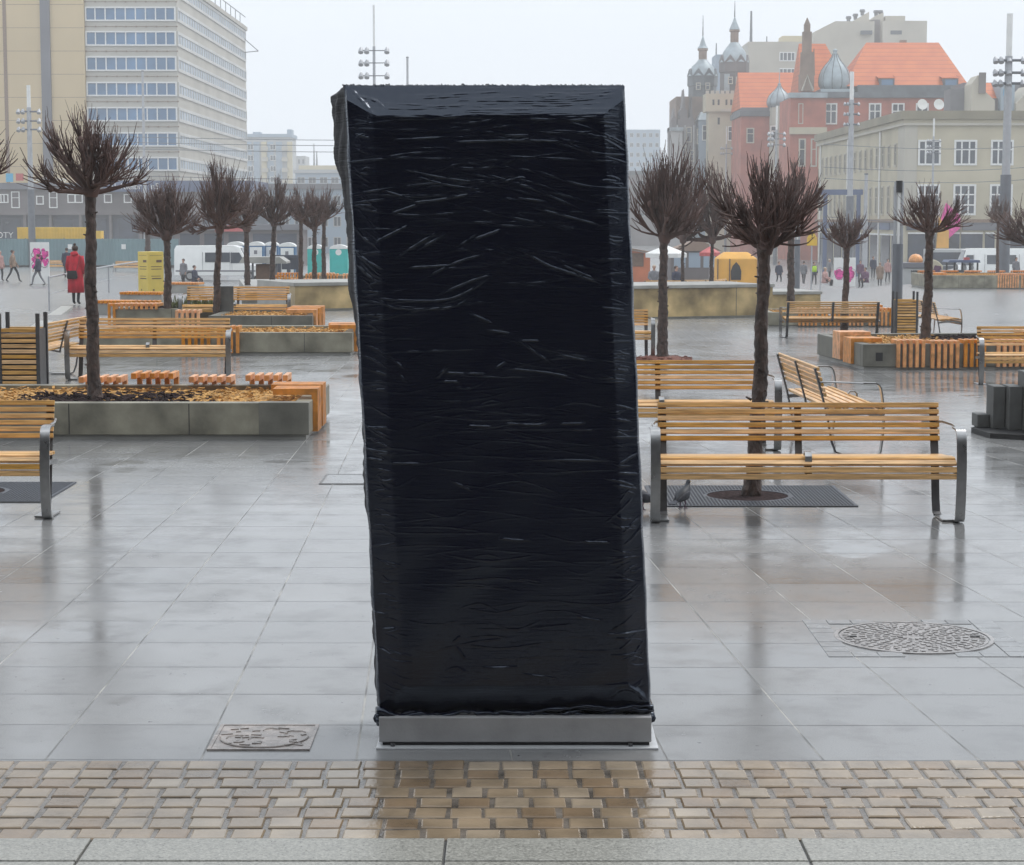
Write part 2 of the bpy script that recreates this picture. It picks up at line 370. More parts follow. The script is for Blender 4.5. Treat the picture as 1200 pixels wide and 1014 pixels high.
# sett strip along the kerb
M['sett'] = mat('wet_clinker_sett', (.275, .21, .14), .13, var=.3, scale=4.5, rvar=.1, bump=.0015, bscale=55)
M['sett2'] = mat('wet_clinker_sett_brown', (.225, .16, .10), .14, var=.3, scale=4.5, rvar=.1, bump=.0015, bscale=55)
M['sett3'] = mat('wet_clinker_sett_pale', (.31, .25, .18), .15, var=.3, scale=4.5, rvar=.1, bump=.0015, bscale=55)
M['joint'] = mat('wet_sand_joint', (.15, .13, .11), .10, var=.5, scale=9, rvar=.12, bump=.003, bscale=60)
M['kerb'] = mat('speckled_granite', (.31, .305, .275), .32, var=.4, scale=110, rvar=.12, bump=.0015, bscale=130)
b = MB(); b.box(-9, 9, 6.776, 7.806, -.02, .004); struct(b.build('joint_sand', M['joint']))
b = MB()
for r in range(8):
    y0 = 6.782 + r * .1275; x = -8 + rnd.uniform(-.06, .06) + (r % 2) * .066
    while x < 8:
        wd = .116 + rnd.uniform(-.008, .008); d = .111 + rnd.uniform(-.006, .006); gp = .0165 + rnd.uniform(-.005, .006)
        zt = .0092 + rnd.uniform(-.0012, .0014); tx, ty = rnd.uniform(-.0025, .0025), rnd.uniform(-.002, .002)
        c = .0055; yy = y0 + rnd.uniform(-.004, .004); sk = rnd.uniform(-.004, .004)
        mi = rnd.choice([0, 0, 0, 1, 1, 2])
        lo = [(x, yy, -.02), (x + wd, yy, -.02), (x + wd + sk, yy + d, -.02), (x + sk, yy + d, -.02)]
        md = [(p[0], p[1], zt - c * .7) for p in lo]
        cx, cy = x + wd / 2, yy + d / 2
        tp = [(p[0] + (c if p[0] < cx else -c), p[1] + (c if p[1] < cy else -c), zt + tx * .3 * (1 if p[0] > cx else -1) + ty * .3 * (1 if p[1] > cy else -1)) for p in lo]
        b.loft([lo, md, tp], True, mi)
        x += wd + gp
struct(b.build('sett_paving', [M['sett'], M['sett2'], M['sett3']]))
b = MB(); x = -7.7 + .28
while x < 8:
    wd = 1.2; b.box(x, x + wd - .009, 6.53, 6.772, -.03, .014); b.box(x, x + wd - .009, 5.6, 6.521, -.03, .013); x += wd
struct(b.build('granite_kerb', M['kerb'], bevel=.004))
M['asphalt'] = mat('wet_asphalt', (.045, .045, .047), .35, var=.3, scale=3, rvar=.1, bump=.003, bscale=120)
b = MB(); b.box(-60, 60, -13.9, 5.59, -.05, .006); struct(b.build('unseen_road', M['asphalt']))  # unseen dark road, added to dim what the lower film reflects
# setts round the manhole + ironwork
b = MB()
mcx, mcy = 2.03, 10.19
for i in range(8):
    for j in range(8):
        x0, y0 = mcx - .5 + i * .125, mcy - .46 + j * .115
        if math.hypot(x0 + .06 - mcx, y0 + .055 - mcy) < .43: continue
        b.box(x0, x0 + .121, y0, y0 + .111, -.01, .003 + rnd.uniform(0, .0015))
M['coversett'] = mat('grey_granite_sett', (.245, .25, .255), .25, var=.25, scale=8, rvar=.1, bump=.001, bscale=80)
struct(b.build('manhole_surround', M['coversett'], bevel=.003))
def manhole():
    t = thing('manhole_cover', 'round cast iron manhole cover with worn patterned relief, set in a square of small setts', 'manhole cover', (mcx, mcy, 0))
    f = MB(); n = 48
    ring = [(.398, -.01), (.398, .0052), (.378, .0052), (.378, .0030)]
    f.loft([[(r * math.cos(2 * PI * k / n), r * math.sin(2 * PI * k / n), z) for k in range(n)] for r, z in ring], False)
    f.build('rim', M['lid'], t, smooth=True)
    c = MB(); c.lathe([(.372, -.01), (.37, .0035)], n=n)
    rr = random.Random(3)
    for ringr in [.1, .14, .18, .22, .26, .30, .34]:
        k = int(ringr * 2 * PI / .045)
        for i in range(k):
            a = 2 * PI * i / k + rr.uniform(-.05, .05)
            c.obox((ringr * math.cos(a), ringr * math.sin(a), .006), (.028, .02, .0026), a + rr.uniform(-.3, .3))
    for i in range(14):
        a = i * .45 - 1.5; c.obox((.06 * math.cos(a) * (1 + i * .02), .06 * math.sin(a), .006), (.02, .015, .006), a)
    c.build('lid', M['lid'], t)
    for s in (-1, 1): k = MB(); k.box(s * .31 - .022, s * .31 + .022, -.012, .012, .0036, .0095); k.build('lifting_slot', M['ink'], t)
M['lid'] = mat('pale_worn_iron', (.31, .295, .29), .28, .0, var=.35, scale=22, rvar=.14, bump=.002, bscale=70)
manhole()
M['rustlid'] = mat('rusty_pinkish_iron', (.27, .235, .215), .26, .0, var=.5, scale=14, rvar=.14, bump=.002, bscale=50)
def hydrant_lid():
    t = thing('utility_cover', 'small square utility cover with a worn round relief, flush in the slabs beside the kiosk', 'manhole cover', (-1.01, 8.18, 0))
    f = MB()
    for a in ((-.205, .205, -.205, -.19), (-.205, .205, .19, .205), (-.205, -.19, -.19, .19), (.19, .205, -.19, .19)): f.box(*a, -.01, .006)
    f.build('frame', M['rustlid'], t)
    c = MB(); c.box(-.189, .189, -.189, .189, -.01, .004)
    rr = random.Random(8); n = 40
    arc = [(.18 * math.cos(a), .18 * math.sin(a), .006) for a in [PI + i * PI / 16 for i in range(17)]]
    c.tube(arc, .0035, 4)
    for x, y, r in ((-.11, -.02, .04), (.12, .05, .045), (.02, .1, .035), (-.03, -.04, .03)):
        c.tube([(x + r * math.cos(a), y + r * math.sin(a), .004) for a in [i * .42 + rr.random() for i in range(rr.randint(8, 14))]], .0035, 4)
    for i in range(30): c.obox((rr.uniform(-.16, .16), rr.uniform(-.13, .15), .005), (rr.uniform(.015, .05), .012, .004), rr.uniform(-.6, .6))
    c.build('lid', M['rustlid'], t)
hydrant_lid()
def valve(px, py, w, d, label):
    g = ground(px, py); t = thing('valve_cover', label, 'manhole cover', g)
    f = MB(); e = .02
    f.box(-w / 2, w / 2, -d / 2, -d / 2 + e, -.01, .006); f.box(-w / 2, w / 2, d / 2 - e, d / 2, -.01, .006); f.box(-w / 2, -w / 2 + e, -d / 2 + e, d / 2 - e, -.01, .006); f.box(w / 2 - e, w / 2, -d / 2 + e, d / 2 - e, -.01, .006)
    f.build('frame', M['iron'], t); c = MB(); c.box(-w / 2 + e, w / 2 - e, -d / 2 + e, d / 2 - e, -.01, .0045); c.build('lid', M['coversett'], t)
valve(408, 562, .42, .62, 'flat rectangular slab-filled cover in the paving behind the left edge of the kiosk')
M['grate'] = mat('dark_grate_iron', (.05, .056, .07), .5, .0, var=.3, scale=20, rvar=.1)
def tree_grate(c, w, d, hr, label):
    t = thing('tree_grate', label, 'tree grate', c)
    f = MB(); n = 40
    # plate with a round hole, pierced look from fine raised studs
    outer = []
    for k in range(n):
        a = 2 * PI * k / n + PI / 4; ca, sa = math.cos(a), math.sin(a); m_ = max(abs(ca), abs(sa)); outer.append((ca / m_ * w / 2, sa / m_ * d / 2))
    inner = [(hr * math.cos(2 * PI * k / n + PI / 4), hr * math.sin(2 * PI * k / n + PI / 4)) for k in range(n)]
    f.loft([[(p[0], p[1], -.01) for p in outer], [(p[0], p[1], .008) for p in outer], [(p[0], p[1], .008) for p in inner], [(p[0], p[1], -.01) for p in inner]], False)
    yy = -d / 2 + .03
    while yy < d / 2 - .02:
        xx = -w / 2 + .03
        while xx < w / 2 - .02:
            if math.hypot(xx, yy) > hr + .03: f.box(xx, xx + .014, yy, yy + .011, .0081, .0105)
            xx += .026
        yy += .022
    f.build('plate', M['grate'], t)
    s = MB(); s.lathe([(hr - .002, -.02), (hr - .002, .0045)], n=n); s.build('soil', M['soil'], t)
tree_grate((1.80, 15.52, 0), 1.5, 1.16, .31, 'dark square tree grate under the bench to the right of the kiosk')
tree_grate((-4.25, 15.75, 0), 1.5, 1.16, .31, 'dark square tree grate under the bench at the left edge')

# ================================================================== WRAPPED KIOSK
def film_material():
    m, n, L, b = newmat('black_stretch_film'); t = NT(m)
    b.inputs['Base Color'].default_value = (.0018, .0026, .0125, 1); b.inputs['IOR'].default_value = 1.66; b.inputs['Specular Tint'].default_value = (.72, .84, 1, 1)
    tc = n.new('ShaderNodeTexCoord')
    def st(sc, rot=0):
        mp = n.new('ShaderNodeMapping'); mp.inputs['Scale'].default_value = sc; mp.inputs['Rotation'].default_value = (0, rot, 0); L.new(tc.outputs['Object'], mp.inputs[0]); return mp.outputs[0]
    a = t.noise(st((1.2, 1.2, 26), .12), 3.0, 5, .6); c = t.noise(st((2.5, 2.5, 40), -.35), 3.0, 4, .6); e = t.noise(tc.outputs['Object'], 3.5, 3)
    L.new(t.rng(e, .3, .7, .10, .24), b.inputs['Roughness'])
    drops = n.new('ShaderNodeTexVoronoi'); drops.inputs['Scale'].default_value = 150; L.new(tc.outputs['Object'], drops.inputs['Vector'])
    h = t.m('ADD', t.m('MULTIPLY', a, .0008), t.m('MULTIPLY', c, .0011)); h = t.m('ADD', h, t.m('MULTIPLY', e, .004))
    h = t.m('ADD', h, t.m('MULTIPLY', t.rng(drops.outputs['Distance'], 0, .3, 1, 0), .0004))
    bp = n.new('ShaderNodeBump'); bp.inputs['Distance'].default_value = 1; bp.inputs['Strength'].default_value = .8
    L.new(h, bp.inputs['Height']); L.new(bp.outputs[0], b.inputs['Normal'])
    return m
M['film'] = film_material(); M['filmside'] = mat('loose_black_film', (.012, .012, .016), .6, var=.4, scale=8, spec=.2, bump=.006, bscale=22)
def kiosk():
    g = ground(604, 879); YB = 8.11
    t = thing('wrapped_kiosk', 'tall leaning kiosk tightly wrapped in black stretch film, on a low grey metal plinth', 'kiosk', (g.x, g.y + .2, 0))
    ox, oy = g.x, g.y + .2
    BL, BR, TL, TR = P(444, 843, YB), P(763, 841, YB), P(403, 101, YB), P(732, 101, YB)
    nu, nv = 300, 1150
    U, V = np.meshgrid(np.linspace(0, 1, nu), np.linspace(0, 1, nv))        # V from the top down
    W_, H_ = 1.09, (TL - BL).length
    rs = np.random.RandomState(5)
    A = np.zeros((nv, nu))
    def uv(px, py):
        v = (py - 101) / 742.0; xl = 403 + 41 * v; xr = 732 + 31 * v
        return np.array([(px - xl) / (xr - xl), v])
    def ridge(pts, amp, sig):
        q0 = np.array([uv(*p) * (W_, H_) for p in pts]); n_ = 14; sm = []      # smooth curve through the points, fading out at both ends
        for i in range(len(q0) - 1):
            p0, p1, p2, p3 = q0[max(i - 1, 0)], q0[i], q0[i + 1], q0[min(i + 2, len(q0) - 1)]
            for s_ in np.linspace(0, 1, n_, endpoint=False): sm.append(.5 * ((2 * p1) + (p2 - p0) * s_ + (2 * p0 - 5 * p1 + 4 * p2 - p3) * s_ ** 2 + (3 * p1 - p0 - 3 * p2 + p3) * s_ ** 3))
        sm.append(q0[-1]); N_ = len(sm) - 1; ph_ = rs.rand() * 6
        for i_, (a, b_) in enumerate(zip(sm[:-1], sm[1:])):
            pad = 4 * sig; A0 = amp * math.sin(PI * (i_ + .5) / N_) ** .6 * (.75 + .25 * math.sin(i_ * .9 + ph_))
            i0 = max(0, int((min(a[0], b_[0]) - pad) / W_ * nu)); i1 = min(nu, int((max(a[0], b_[0]) + pad) / W_ * nu) + 2)
            j0 = max(0, int((min(a[1], b_[1]) - pad) / H_ * nv)); j1 = min(nv, int((max(a[1], b_[1]) + pad) / H_ * nv) + 2)
            if i1 <= i0 or j1 <= j0: continue
            x = U[j0:j1, i0:i1] * W_; y = V[j0:j1, i0:i1] * H_
            d = b_ - a; L2 = (d ** 2).sum() + 1e-9
            s = np.clip(((x - a[0]) * d[0] + (y - a[1]) * d[1]) / L2, 0, 1)
            dist = np.hypot(x - a[0] - s * d[0], y - a[1] - s * d[1])
            A[j0:j1, i0:i1] = np.maximum(A[j0:j1, i0:i1], A0 * np.exp(-(dist / sig) ** 2))
    def z1(*l): return [(380 + x / 3, 60 + y / 3) for x, y in l]
    def z2(*l): return [(380 + x / 2.857, 340 + y / 2.857) for x, y in l]
    def z3(*l): return [(380 + x / 2.574, 620 + y / 2.574) for x, y in l]
    strong = [z1((250, 310), (450, 300)), z1((440, 318), (690, 312), (900, 318)), z1((630, 296), (720, 294)), z1((270, 408), (430, 440), (600, 460)), z1((330, 435), (430, 462), (560, 480)), z1((600, 460), (690, 438), (706, 448)),
              z1((300, 525), (430, 510), (560, 484)), z1((680, 508), (780, 520)), z1((730, 540), (850, 570), (970, 602)), z1((520, 650), (580, 630), (620, 615)), z1((470, 675), (540, 630)), z1((190, 850), (300, 858), (430, 855), (520, 820), (600, 765)),
              z1((240, 885), (350, 888), (450, 880), (540, 840)), z1((260, 710), (330, 665), (400, 625)), z1((190, 655), (250, 625), (300, 600)), z1((330, 685), (430, 630)), z1((300, 745), (440, 738)), z1((340, 790), (460, 730), (560, 700)), z1((100, 590), (140, 640), (190, 675)), z1((110, 680), (150, 720), (210, 750)),
              z1((105, 720), (150, 765), (200, 800)), z1((700, 690), (780, 735), (850, 760), (970, 800)), z1((830, 735), (900, 765), (960, 790)), z1((400, 840), (520, 790), (590, 770)), z1((240, 240), (420, 238)), z1((210, 480), (320, 515)), z1((240, 560), (330, 530)),
              z2((180, 10), (230, 38), (320, 46), (430, 38)), z2((640, 140), (700, 185), (768, 228)), z2((660, 150), (720, 150)), z2((490, 60), (560, 90)), z2((550, 115), (620, 125)), z2((780, 195), (870, 215)), z2((410, 255), (470, 258)), z2((470, 258), (540, 258)), z2((595, 240), (740, 255), (830, 272)), z2((575, 240), (605, 220)),
              z2((380, 270), (412, 238)), z2((400, 283), (450, 285)), z2((480, 430), (560, 434)), z2((600, 423), (700, 428), (740, 424)), z2((790, 425), (870, 424)), z2((140, 432), (175, 442), (215, 436)), z2((180, 598), (205, 615), (240, 606)), z2((230, 555), (330, 556)), z2((820, 445), (900, 446)), z2((590, 806), (670, 816)), z2((870, 820), (950, 822)), z2((430, 615), (490, 645)),
              z2((140, 510), (220, 520)), z2((150, 540), (200, 548)), z2((700, 545), (950, 548)), z2((960, 470), (1045, 474)), z2((985, 590), (1040, 596)), z2((985, 560), (1040, 530)), z2((1000, 790), (1060, 735)), z2((1020, 820), (1065, 770)), z2((240, 215), (270, 240)), z2((250, 255), (280, 285)),
              z3((530, 8), (620, 14)), z3((780, 16), (840, 20)), z3((390, 322), (410, 304)), z3((400, 335), (425, 372)), z3((170, 345), (205, 362)), z3((150, 235), (195, 240)), z3((480, 400), (580, 398)), z3((600, 420), (690, 432)), z3((415, 405), (425, 412)), z3((760, 245), (830, 258)), z3((850, 300), (965, 296)), z3((180, 285), (215, 280))]
    for i, l in enumerate(strong): ridge(l, rs.uniform(.0048, .0075), rs.uniform(.0019, .0028))
    # finer stretch lines: near-horizontal across the upper part, fans towards the corners, hatch on both bevels
    for i in range(260):
        v = rs.rand() ** 1.4; py = 140 + v * 650; px = rs.uniform(440, 700); ln = rs.uniform(40, 190) * (1.2 - v * .6)
        sl = rs.normal(0, .06) + (.28 * (1 - v) * (1 if px > 580 else -.4) if rs.rand() < .55 else 0); bow = rs.normal(0, 5)
        ridge([(px - ln / 2, py - sl * ln / 2), (px, py + bow), (px + ln / 2, py + sl * ln / 2)], rs.uniform(.0005, .0034) * (1.2 - .85 * v), rs.uniform(.0017, .003))
    for i in range(120):
        v = rs.rand(); py = 130 + v * 690; xl = 406 + 41 * v; px = xl + rs.uniform(2, 14); ln = rs.uniform(12, 32); sl = rs.normal(.15, .25) + (.7 if 200 < py < 330 and rs.rand() < .6 else 0)
        ridge([(px, py), (px + ln * .5, py + sl * ln * .5 + rs.normal(0, 1.5)), (px + ln, py + sl * ln)], rs.uniform(.0008, .0042), rs.uniform(.0018, .0028))
    for i in range(110):
        v = rs.rand(); py = 130 + v * 690; xr = 728 + 31 * v; px = xr - rs.uniform(2, 12); ln = rs.uniform(12, 34); sl = rs.normal(.12, .2) - (.9 if py > 560 and rs.rand() < .5 else 0)
        ridge([(px, py), (px - ln * .5, py - sl * ln * .5 + rs.normal(0, 1.5)), (px - ln, py - sl * ln)], rs.uniform(.0008, .0042), rs.uniform(.0018, .0028))
    for i in range(48):
        py = rs.uniform(104, 138); px = rs.uniform(430, 640); ln = rs.uniform(60, 200)
        ridge([(px, py + rs.normal(0, 2)), (px + ln / 2, py + rs.normal(0, 2)), (min(px + ln, 722), py - 1)], rs.uniform(.002, .006), rs.uniform(.002, .005))
    # folded-in corner at the upper left, pull towards the lower right corner
    ridge([(412, 105), (425, 118), (440, 135)], .008, .007); ridge([(415, 112), (440, 118), (455, 130)], .006, .006)
    ridge([(712, 815), (728, 802), (745, 806), (756, 822)], .008, .010); ridge([(700, 800), (735, 796)], .004, .006)
    # bevelled frame: flat centre stands forward of the edge
    bl, br, bt, bb = .105, .085, .046, .062
    du = np.minimum(U / bl, (1 - U) / br); dv = np.minimum(V / bt, (1 - V) / bb)
    dep = .095 * np.minimum(np.clip(dv, 0, 1), .42 + .58 * np.clip(du, 0, 1))
    dep = dep * np.clip(du * 14, .35, 1)
    soft = sum(rs.normal(0, 1) * np.sin(U * fx * 6.28 + V * fy * 6.28 + rs.rand() * 6.28) for fx, fy in ((1, 2), (2, 3), (3, 5), (1.5, 7), (2.5, 11), (4, 6))) * .0009
    edge = np.clip(np.minimum(np.minimum(U, 1 - U) * W_, np.minimum(V, 1 - V) * H_) / .012, 0, 1)
    dep = dep + (A + soft) * edge
    wob = (np.sin(V * 38) * .0025 + np.sin(V * 91 + 1) * .0012 + rs.normal(0, .0006, (nv, 1)))
    pts = []
    for k in range(3):
        a = (TL[k] * (1 - U) + TR[k] * U) * (1 - V) + (BL[k] * (1 - U) + BR[k] * U) * V
        pts.append(a)
    pts[0] = pts[0] - ox + np.where(U < .01, wob, 0) - np.where(U > .99, wob * .6, 0); pts[1] = pts[1] - dep - oy
    topj = np.where(V < .0015, np.abs(rs.normal(0, .0024, (nv, nu))), 0); pts[2] = pts[2] + topj
    vs = np.stack(pts, -1).reshape(-1, 3)
    idx = np.arange(nu * nv).reshape(nv, nu)
    F = np.stack([idx[:-1, :-1], idx[1:, :-1], idx[1:, 1:], idx[:-1, 1:]], -1).reshape(-1, 4)
    vlist = [vs]; flist = [F]; base = nu * nv
    # side and back skins: left side bulges out near the top where the film hangs loose
    nd = 26
    def side(col, sgn):
        nonlocal base
        e = vs.reshape(nv, nu, 3)[:, col]
        Q = np.repeat(e[:, None, :], nd, 1).copy(); s = np.linspace(0, 1, nd)[None, :]; v = np.linspace(0, 1, nv)[:, None]
        Q[:, :, 1] += s * .42
        if sgn < 0:
            bul = np.sin(np.clip(s * 1.3, 0, 1) * PI / 2) * (.064 * np.clip(1 - v / .42, 0, 1) ** .8 + .010 + .008 * np.sin(v * 23) + .004 * np.sin(v * 60 + s * 3)) * np.clip(v / .016 + .35, 0, 1)
            Q[:, :, 0] -= bul
        else: Q[:, :, 0] += np.sin(s * PI) * .004 - s * .03
        ridg = (np.sin(v * 150 + s * 12 + np.sin(v * 31) * 4) * .002 + np.sin(v * 57 - s * 17 + np.sin(v * 13) * 3) * .005) * np.clip(s * 6, 0, 1)
        Q[:, :, 0] += ridg
        i2 = np.arange(nv * nd).reshape(nv, nd) + base
        f = np.stack([i2[:-1, :-1], i2[:-1, 1:], i2[1:, 1:], i2[1:, :-1]], -1).reshape(-1, 4)
        if sgn > 0: f = f[:, ::-1]
        vlist.append(Q.reshape(-1, 3)); flist.append(f); base += nv * nd
        return Q
    Ql = side(0, -1); Qr = side(nu - 1, 1)
    # top and back close the shell
    top = vs.reshape(nv, nu, 3)[0]; T2 = np.repeat(top[None], 8, 0).copy(); s = np.linspace(0, 1, 8)[:, None]
    T2[:, :, 1] += s * .42; T2[:, :, 2] += np.sin(s * PI) * .012 + rs.normal(0, .002, (8, nu)) * np.clip(s * 4, 0, 1)
    w_ = np.linspace(1, 0, nu)[None, :]; T2[:, :, 0] += s * 0 + w_ * (Ql[0, :, 0][np.linspace(0, nd - 1, 8).astype(int)][:, None] - top[0, 0])
    i2 = np.arange(8 * nu).reshape(8, nu) + base
    vlist.append(T2.reshape(-1, 3)); flist.append(np.stack([i2[:-1, :-1], i2[:-1, 1:], i2[1:, 1:], i2[1:, :-1]], -1).reshape(-1, 4)); base += 8 * nu
    bk = np.stack([Qr[:, -1], Ql[:, -1]], 1); i2 = np.arange(nv * 2).reshape(nv, 2) + base
    vlist.append(bk.reshape(-1, 3)); flist.append(np.stack([i2[:-1, 0], i2[1:, 0], i2[1:, 1], i2[:-1, 1]], -1).reshape(-1, 4)); base += nv * 2
    VV = np.concatenate(vlist); FF = np.concatenate(flist)
    me = bpy.data.meshes.new('film_wrap'); me.vertices.add(len(VV)); me.vertices.foreach_set('co', VV.astype(np.float32).ravel())
    me.loops.add(FF.size); me.loops.foreach_set('vertex_index', FF.astype(np.int32).ravel())
    me.polygons.add(len(FF)); me.polygons.foreach_set('loop_start', np.arange(0, FF.size, 4, dtype=np.int32))
    me.polygons.foreach_set('use_smooth', [True] * len(FF)); me.materials.append(M['film']); me.materials.append(M['filmside']); me.polygons.foreach_set('material_index', np.where(np.arange(len(FF)) < (nu - 1) * (nv - 1), 0, 1).astype(np.int32)); me.update(calc_edges=True); me.validate()
    o = bpy.data.objects.new('film_wrap', me); COL.objects.link(o); o.parent = t
    # gathered hem of the film at the foot
    h = MB(); rr = random.Random(2); zb = BL.z
    for layer in range(5):
        pts_, rd = [], []
        for i in range(70):
            s_ = i / 69; x = BL.x - .006 + (BR.x - BL.x + .012) * s_
            sag = -.012 * math.sin(s_ * 3.4 + .5) + .007 * math.sin(s_ * 17 + layer * 2.1) + .004 * math.sin(s_ * 41 + layer * 5) - .010 * max(0, math.sin(s_ * 7 + 2 + layer)) + .012 * s_ - .012 * math.exp(-((s_ - .06) / .05) ** 2) + rr.uniform(-.002, .002)
            pts_.append((x - ox, YB - oy - .018 - .008 * layer + rr.uniform(-.004, .004), zb + .006 + sag + layer * .011 + rr.uniform(-.002, .002))); rd.append(.013 + .005 * math.sin(i * .7 + layer * 2) + rr.uniform(-.002, .003) + .016 * math.exp(-((s_ - .03) / .04) ** 2))
        h.tube(pts_, rd, 8, flat=.6)
    for xs in (BL.x, BR.x):
        h.tube([(xs - ox + rr.uniform(-.006, .006), YB - oy + d_ * .05, zb + .004 + rr.uniform(-.006, .006)) for d_ in range(9)], [.02 + rr.uniform(-.004, .004) for _ in range(9)], 8)
    h.build('film_hem', M['film'], t, smooth='all')
    p = MB(); p.box(BL.x - ox + .006, BR.x - ox - .004, -.2 + .035, .24, .022, zb + .03); p.build('plinth', M['plinth'], t, bevel=.004)
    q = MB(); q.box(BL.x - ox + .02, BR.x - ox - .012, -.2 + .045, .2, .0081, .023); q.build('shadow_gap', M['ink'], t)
    q = MB(); q.box(BL.x - ox - .004, BR.x - ox + .022, -.2 - .0, .27, .0, .008); q.build('base_plate', M['plate'], t, bevel=.002)
    for x in (-.49, .46): q = MB(); q.tube([(x, -.2 + .028, .008), (x, -.2 + .028, .02)], .010, 6); q.build('bolt', M['darksteel'], t)
M['plinth'] = mat('brushed_grey_plinth', (.36, .36, .365), .75, .0, spec=.25, var=.12, scale=9, bump=.0008, bscale=90)
M['plate'] = mat('white_steel_plate', (.62, .63, .64), .3, .2, var=.1, scale=8)
kiosk()
# ================================================================== BENCHES
def make_bench():
    t = thing('park_bench', 'x', 'bench')
    L = 1.06
    fr = [(-.24, .012), (-.30, .016), (-.318, .04), (-.334, .16), (-.342, .30), (-.338, .44), (-.322, .56), (-.309, .615), (-.292, .640), (-.265, .652), (-.20, .655), (-.15, .655)]
    rear = [(.02, .012), (.07, .03), (.105, .12), (.135, .28), (.165, .42), (.21, .58), (.25, .72), (.268, .782)]
    for s in (-1, 1):
        f = MB(); x0, x1 = (s * L - .034, s * L + .034)
        f.band(fr, x0, x1, .012); f.build('arm_frame', M['steel'], t, smooth=True)
        f = MB(); f.tube([(s * L, -.155, .652), (s * L, .0, .66), (s * (L - .03), .17, .665), (s * (L - .07), .225, .66)], .009, 6); f.build('arm_rod', M['steel'], t, smooth=True)
        xb0 = s * (L - .085) - .028
        f = MB(); f.band(rear, xb0, xb0 + .056, .012)
        f.build('back_post', M['darksteel'], t, smooth=True)
        f = MB(); xa, xb = sorted((xb0 + .028, s * L)); f.box(xa - .02, xb + .02, -.24, .04, .004, .016)
        f.build('foot_bar', M['steel'], t)
        f = MB(); f.band([(-.33, .345), (-.20, .385), (.0, .375), (.155, .36)], s * (L - .03) - .012, s * (L - .03) + .012, .035); f.build('seat_bracket', M['steel'], t, smooth=True)
    f = MB(); f.band([(.155, .36), (.165, .42), (.21, .58), (.25, .72), (.268, .782)], -.025, .025, .012); f.build('back_post', M['darksteel'], t, smooth=True)
    f = MB(); f.band([(-.33, .33), (-.30, .395), (-.2, .41), (.0, .40), (.155, .37)], -.025, .025, .02); f.build('seat_bracket', M['steel'], t, smooth=True)
    f = MB(); f.band([(-.325, .42), (-.325, .47), (-.30, .495), (-.26, .495), (-.24, .47)], -.024, .024, .01); f.build('divider', M['steel'], t, smooth=True)
    rr = random.Random(7)
    for i in range(6):
        z = .545 + i * .0465; y = .195 + (z - .545) * .29 - .022
        b = MB(); b.obox((0, y, z), (2 * L - .10, .022, .034), 0, R(-16)); b.build('back_slat', M['slat'], t, bevel=.004)
    for y, z, rx in ((.12, .425, -3), (.055, .428, -2), (-.01, .432, -2), (-.075, .437, -2), (-.14, .442, 0), (-.205, .447, 2), (-.27, .447, 10), (-.322, .425, 42), (-.338, .378, 82), (-.336, .332, 94)):
        b = MB(); b.obox((0, y, z), (2 * L - .068, .052 if rx < 40 else .04, .024), 0, R(rx)); b.build('seat_slat', M['slat'], t, bevel=.004)
    return t
GB = 'slatted benches on the square'
bench = make_bench()
def put_bench(px, py, label, rz=0, g=None, first=[True]):
    c = g if g is not None else ground(px, py)
    if first[0]:
        bench.location = c; bench.rotation_euler = (0, 0, rz); bench['label'] = label; bench['group'] = GB; first[0] = False; return bench
    return dup(bench, c, rz, label, GB)
def bench_front(px0, px1, py, label, rz=0):
    """bench seen from the front: photo x of its middle, photo y of its front feet"""
    c = ground((px0 + px1) / 2, py); c.y += .31; c.z = terrain(c.x, c.y); return put_bench(0, 0, label, rz, c)
bench_front(764, 1128, 613.5, 'large slatted bench with steel arms over the tree grate right of the kiosk')
c = ground(911, 529); put_bench(0, 0, 'slatted bench half hidden by the kiosk, directly behind the large right bench', 0, Vector((c.x - 1.06, c.y + .31, 0)))
put_bench(0, 0, 'slatted bench turned sideways directly behind the large right bench', R(92.5), Vector((2.93, 19.25, 0)))
c = at(974, 44.6); put_bench(0, 0, 'slatted bench seen from behind, with a small globe tree standing right before it', R(180), c)
c = Vector((9.22, 44.9, 0)); c.z = terrain(c.x, c.y); put_bench(0, 0, 'slatted bench seen side on, beside the bin at the tall grey lamp post', R(94), c)
c = ground(1215, 452); put_bench(0, 0, 'slatted bench at the right edge, behind the stack of grey paver blocks', 0, Vector((c.x + .28, c.y + .3, c.z)))
c = ground(765, 420); put_bench(0, 0, 'slatted bench peeping out behind the right edge of the kiosk beside a tree', 0, Vector((c.x - 1.06, c.y + .3, c.z)))
c = ground(55, 609); put_bench(0, 0, 'large slatted bench cut by the left edge of the picture, over the left tree grate', 0, Vector((c.x - 1.06, c.y + .31, 0)))
bench_front(80, 268, 446, 'slatted bench behind the nearest left planter, with a trunk in front of its left half')
put_bench(0, 0, 'slatted bench turned sideways beside the slatted litter bin on the left', R(-93), Vector((-6.12, 27.0, 0)))
c = at(278, 40.3); put_bench(0, 0, 'distant slatted bench between two thin trunks, a grey slab leaning by its middle', 0, Vector((c.x, c.y, c.z)))
c = at(779, 98); put_bench(0, 0, 'far slatted bench beyond the yellow stone wall, under the white parasol', R(180), c)
c = at(826, 99); put_bench(0, 0, 'far slatted bench beyond the yellow stone wall, left of the amber tent', R(180), c)
c = at(850, 100); put_bench(0, 0, 'far bench turned sideways beside the amber tent', R(70), c)

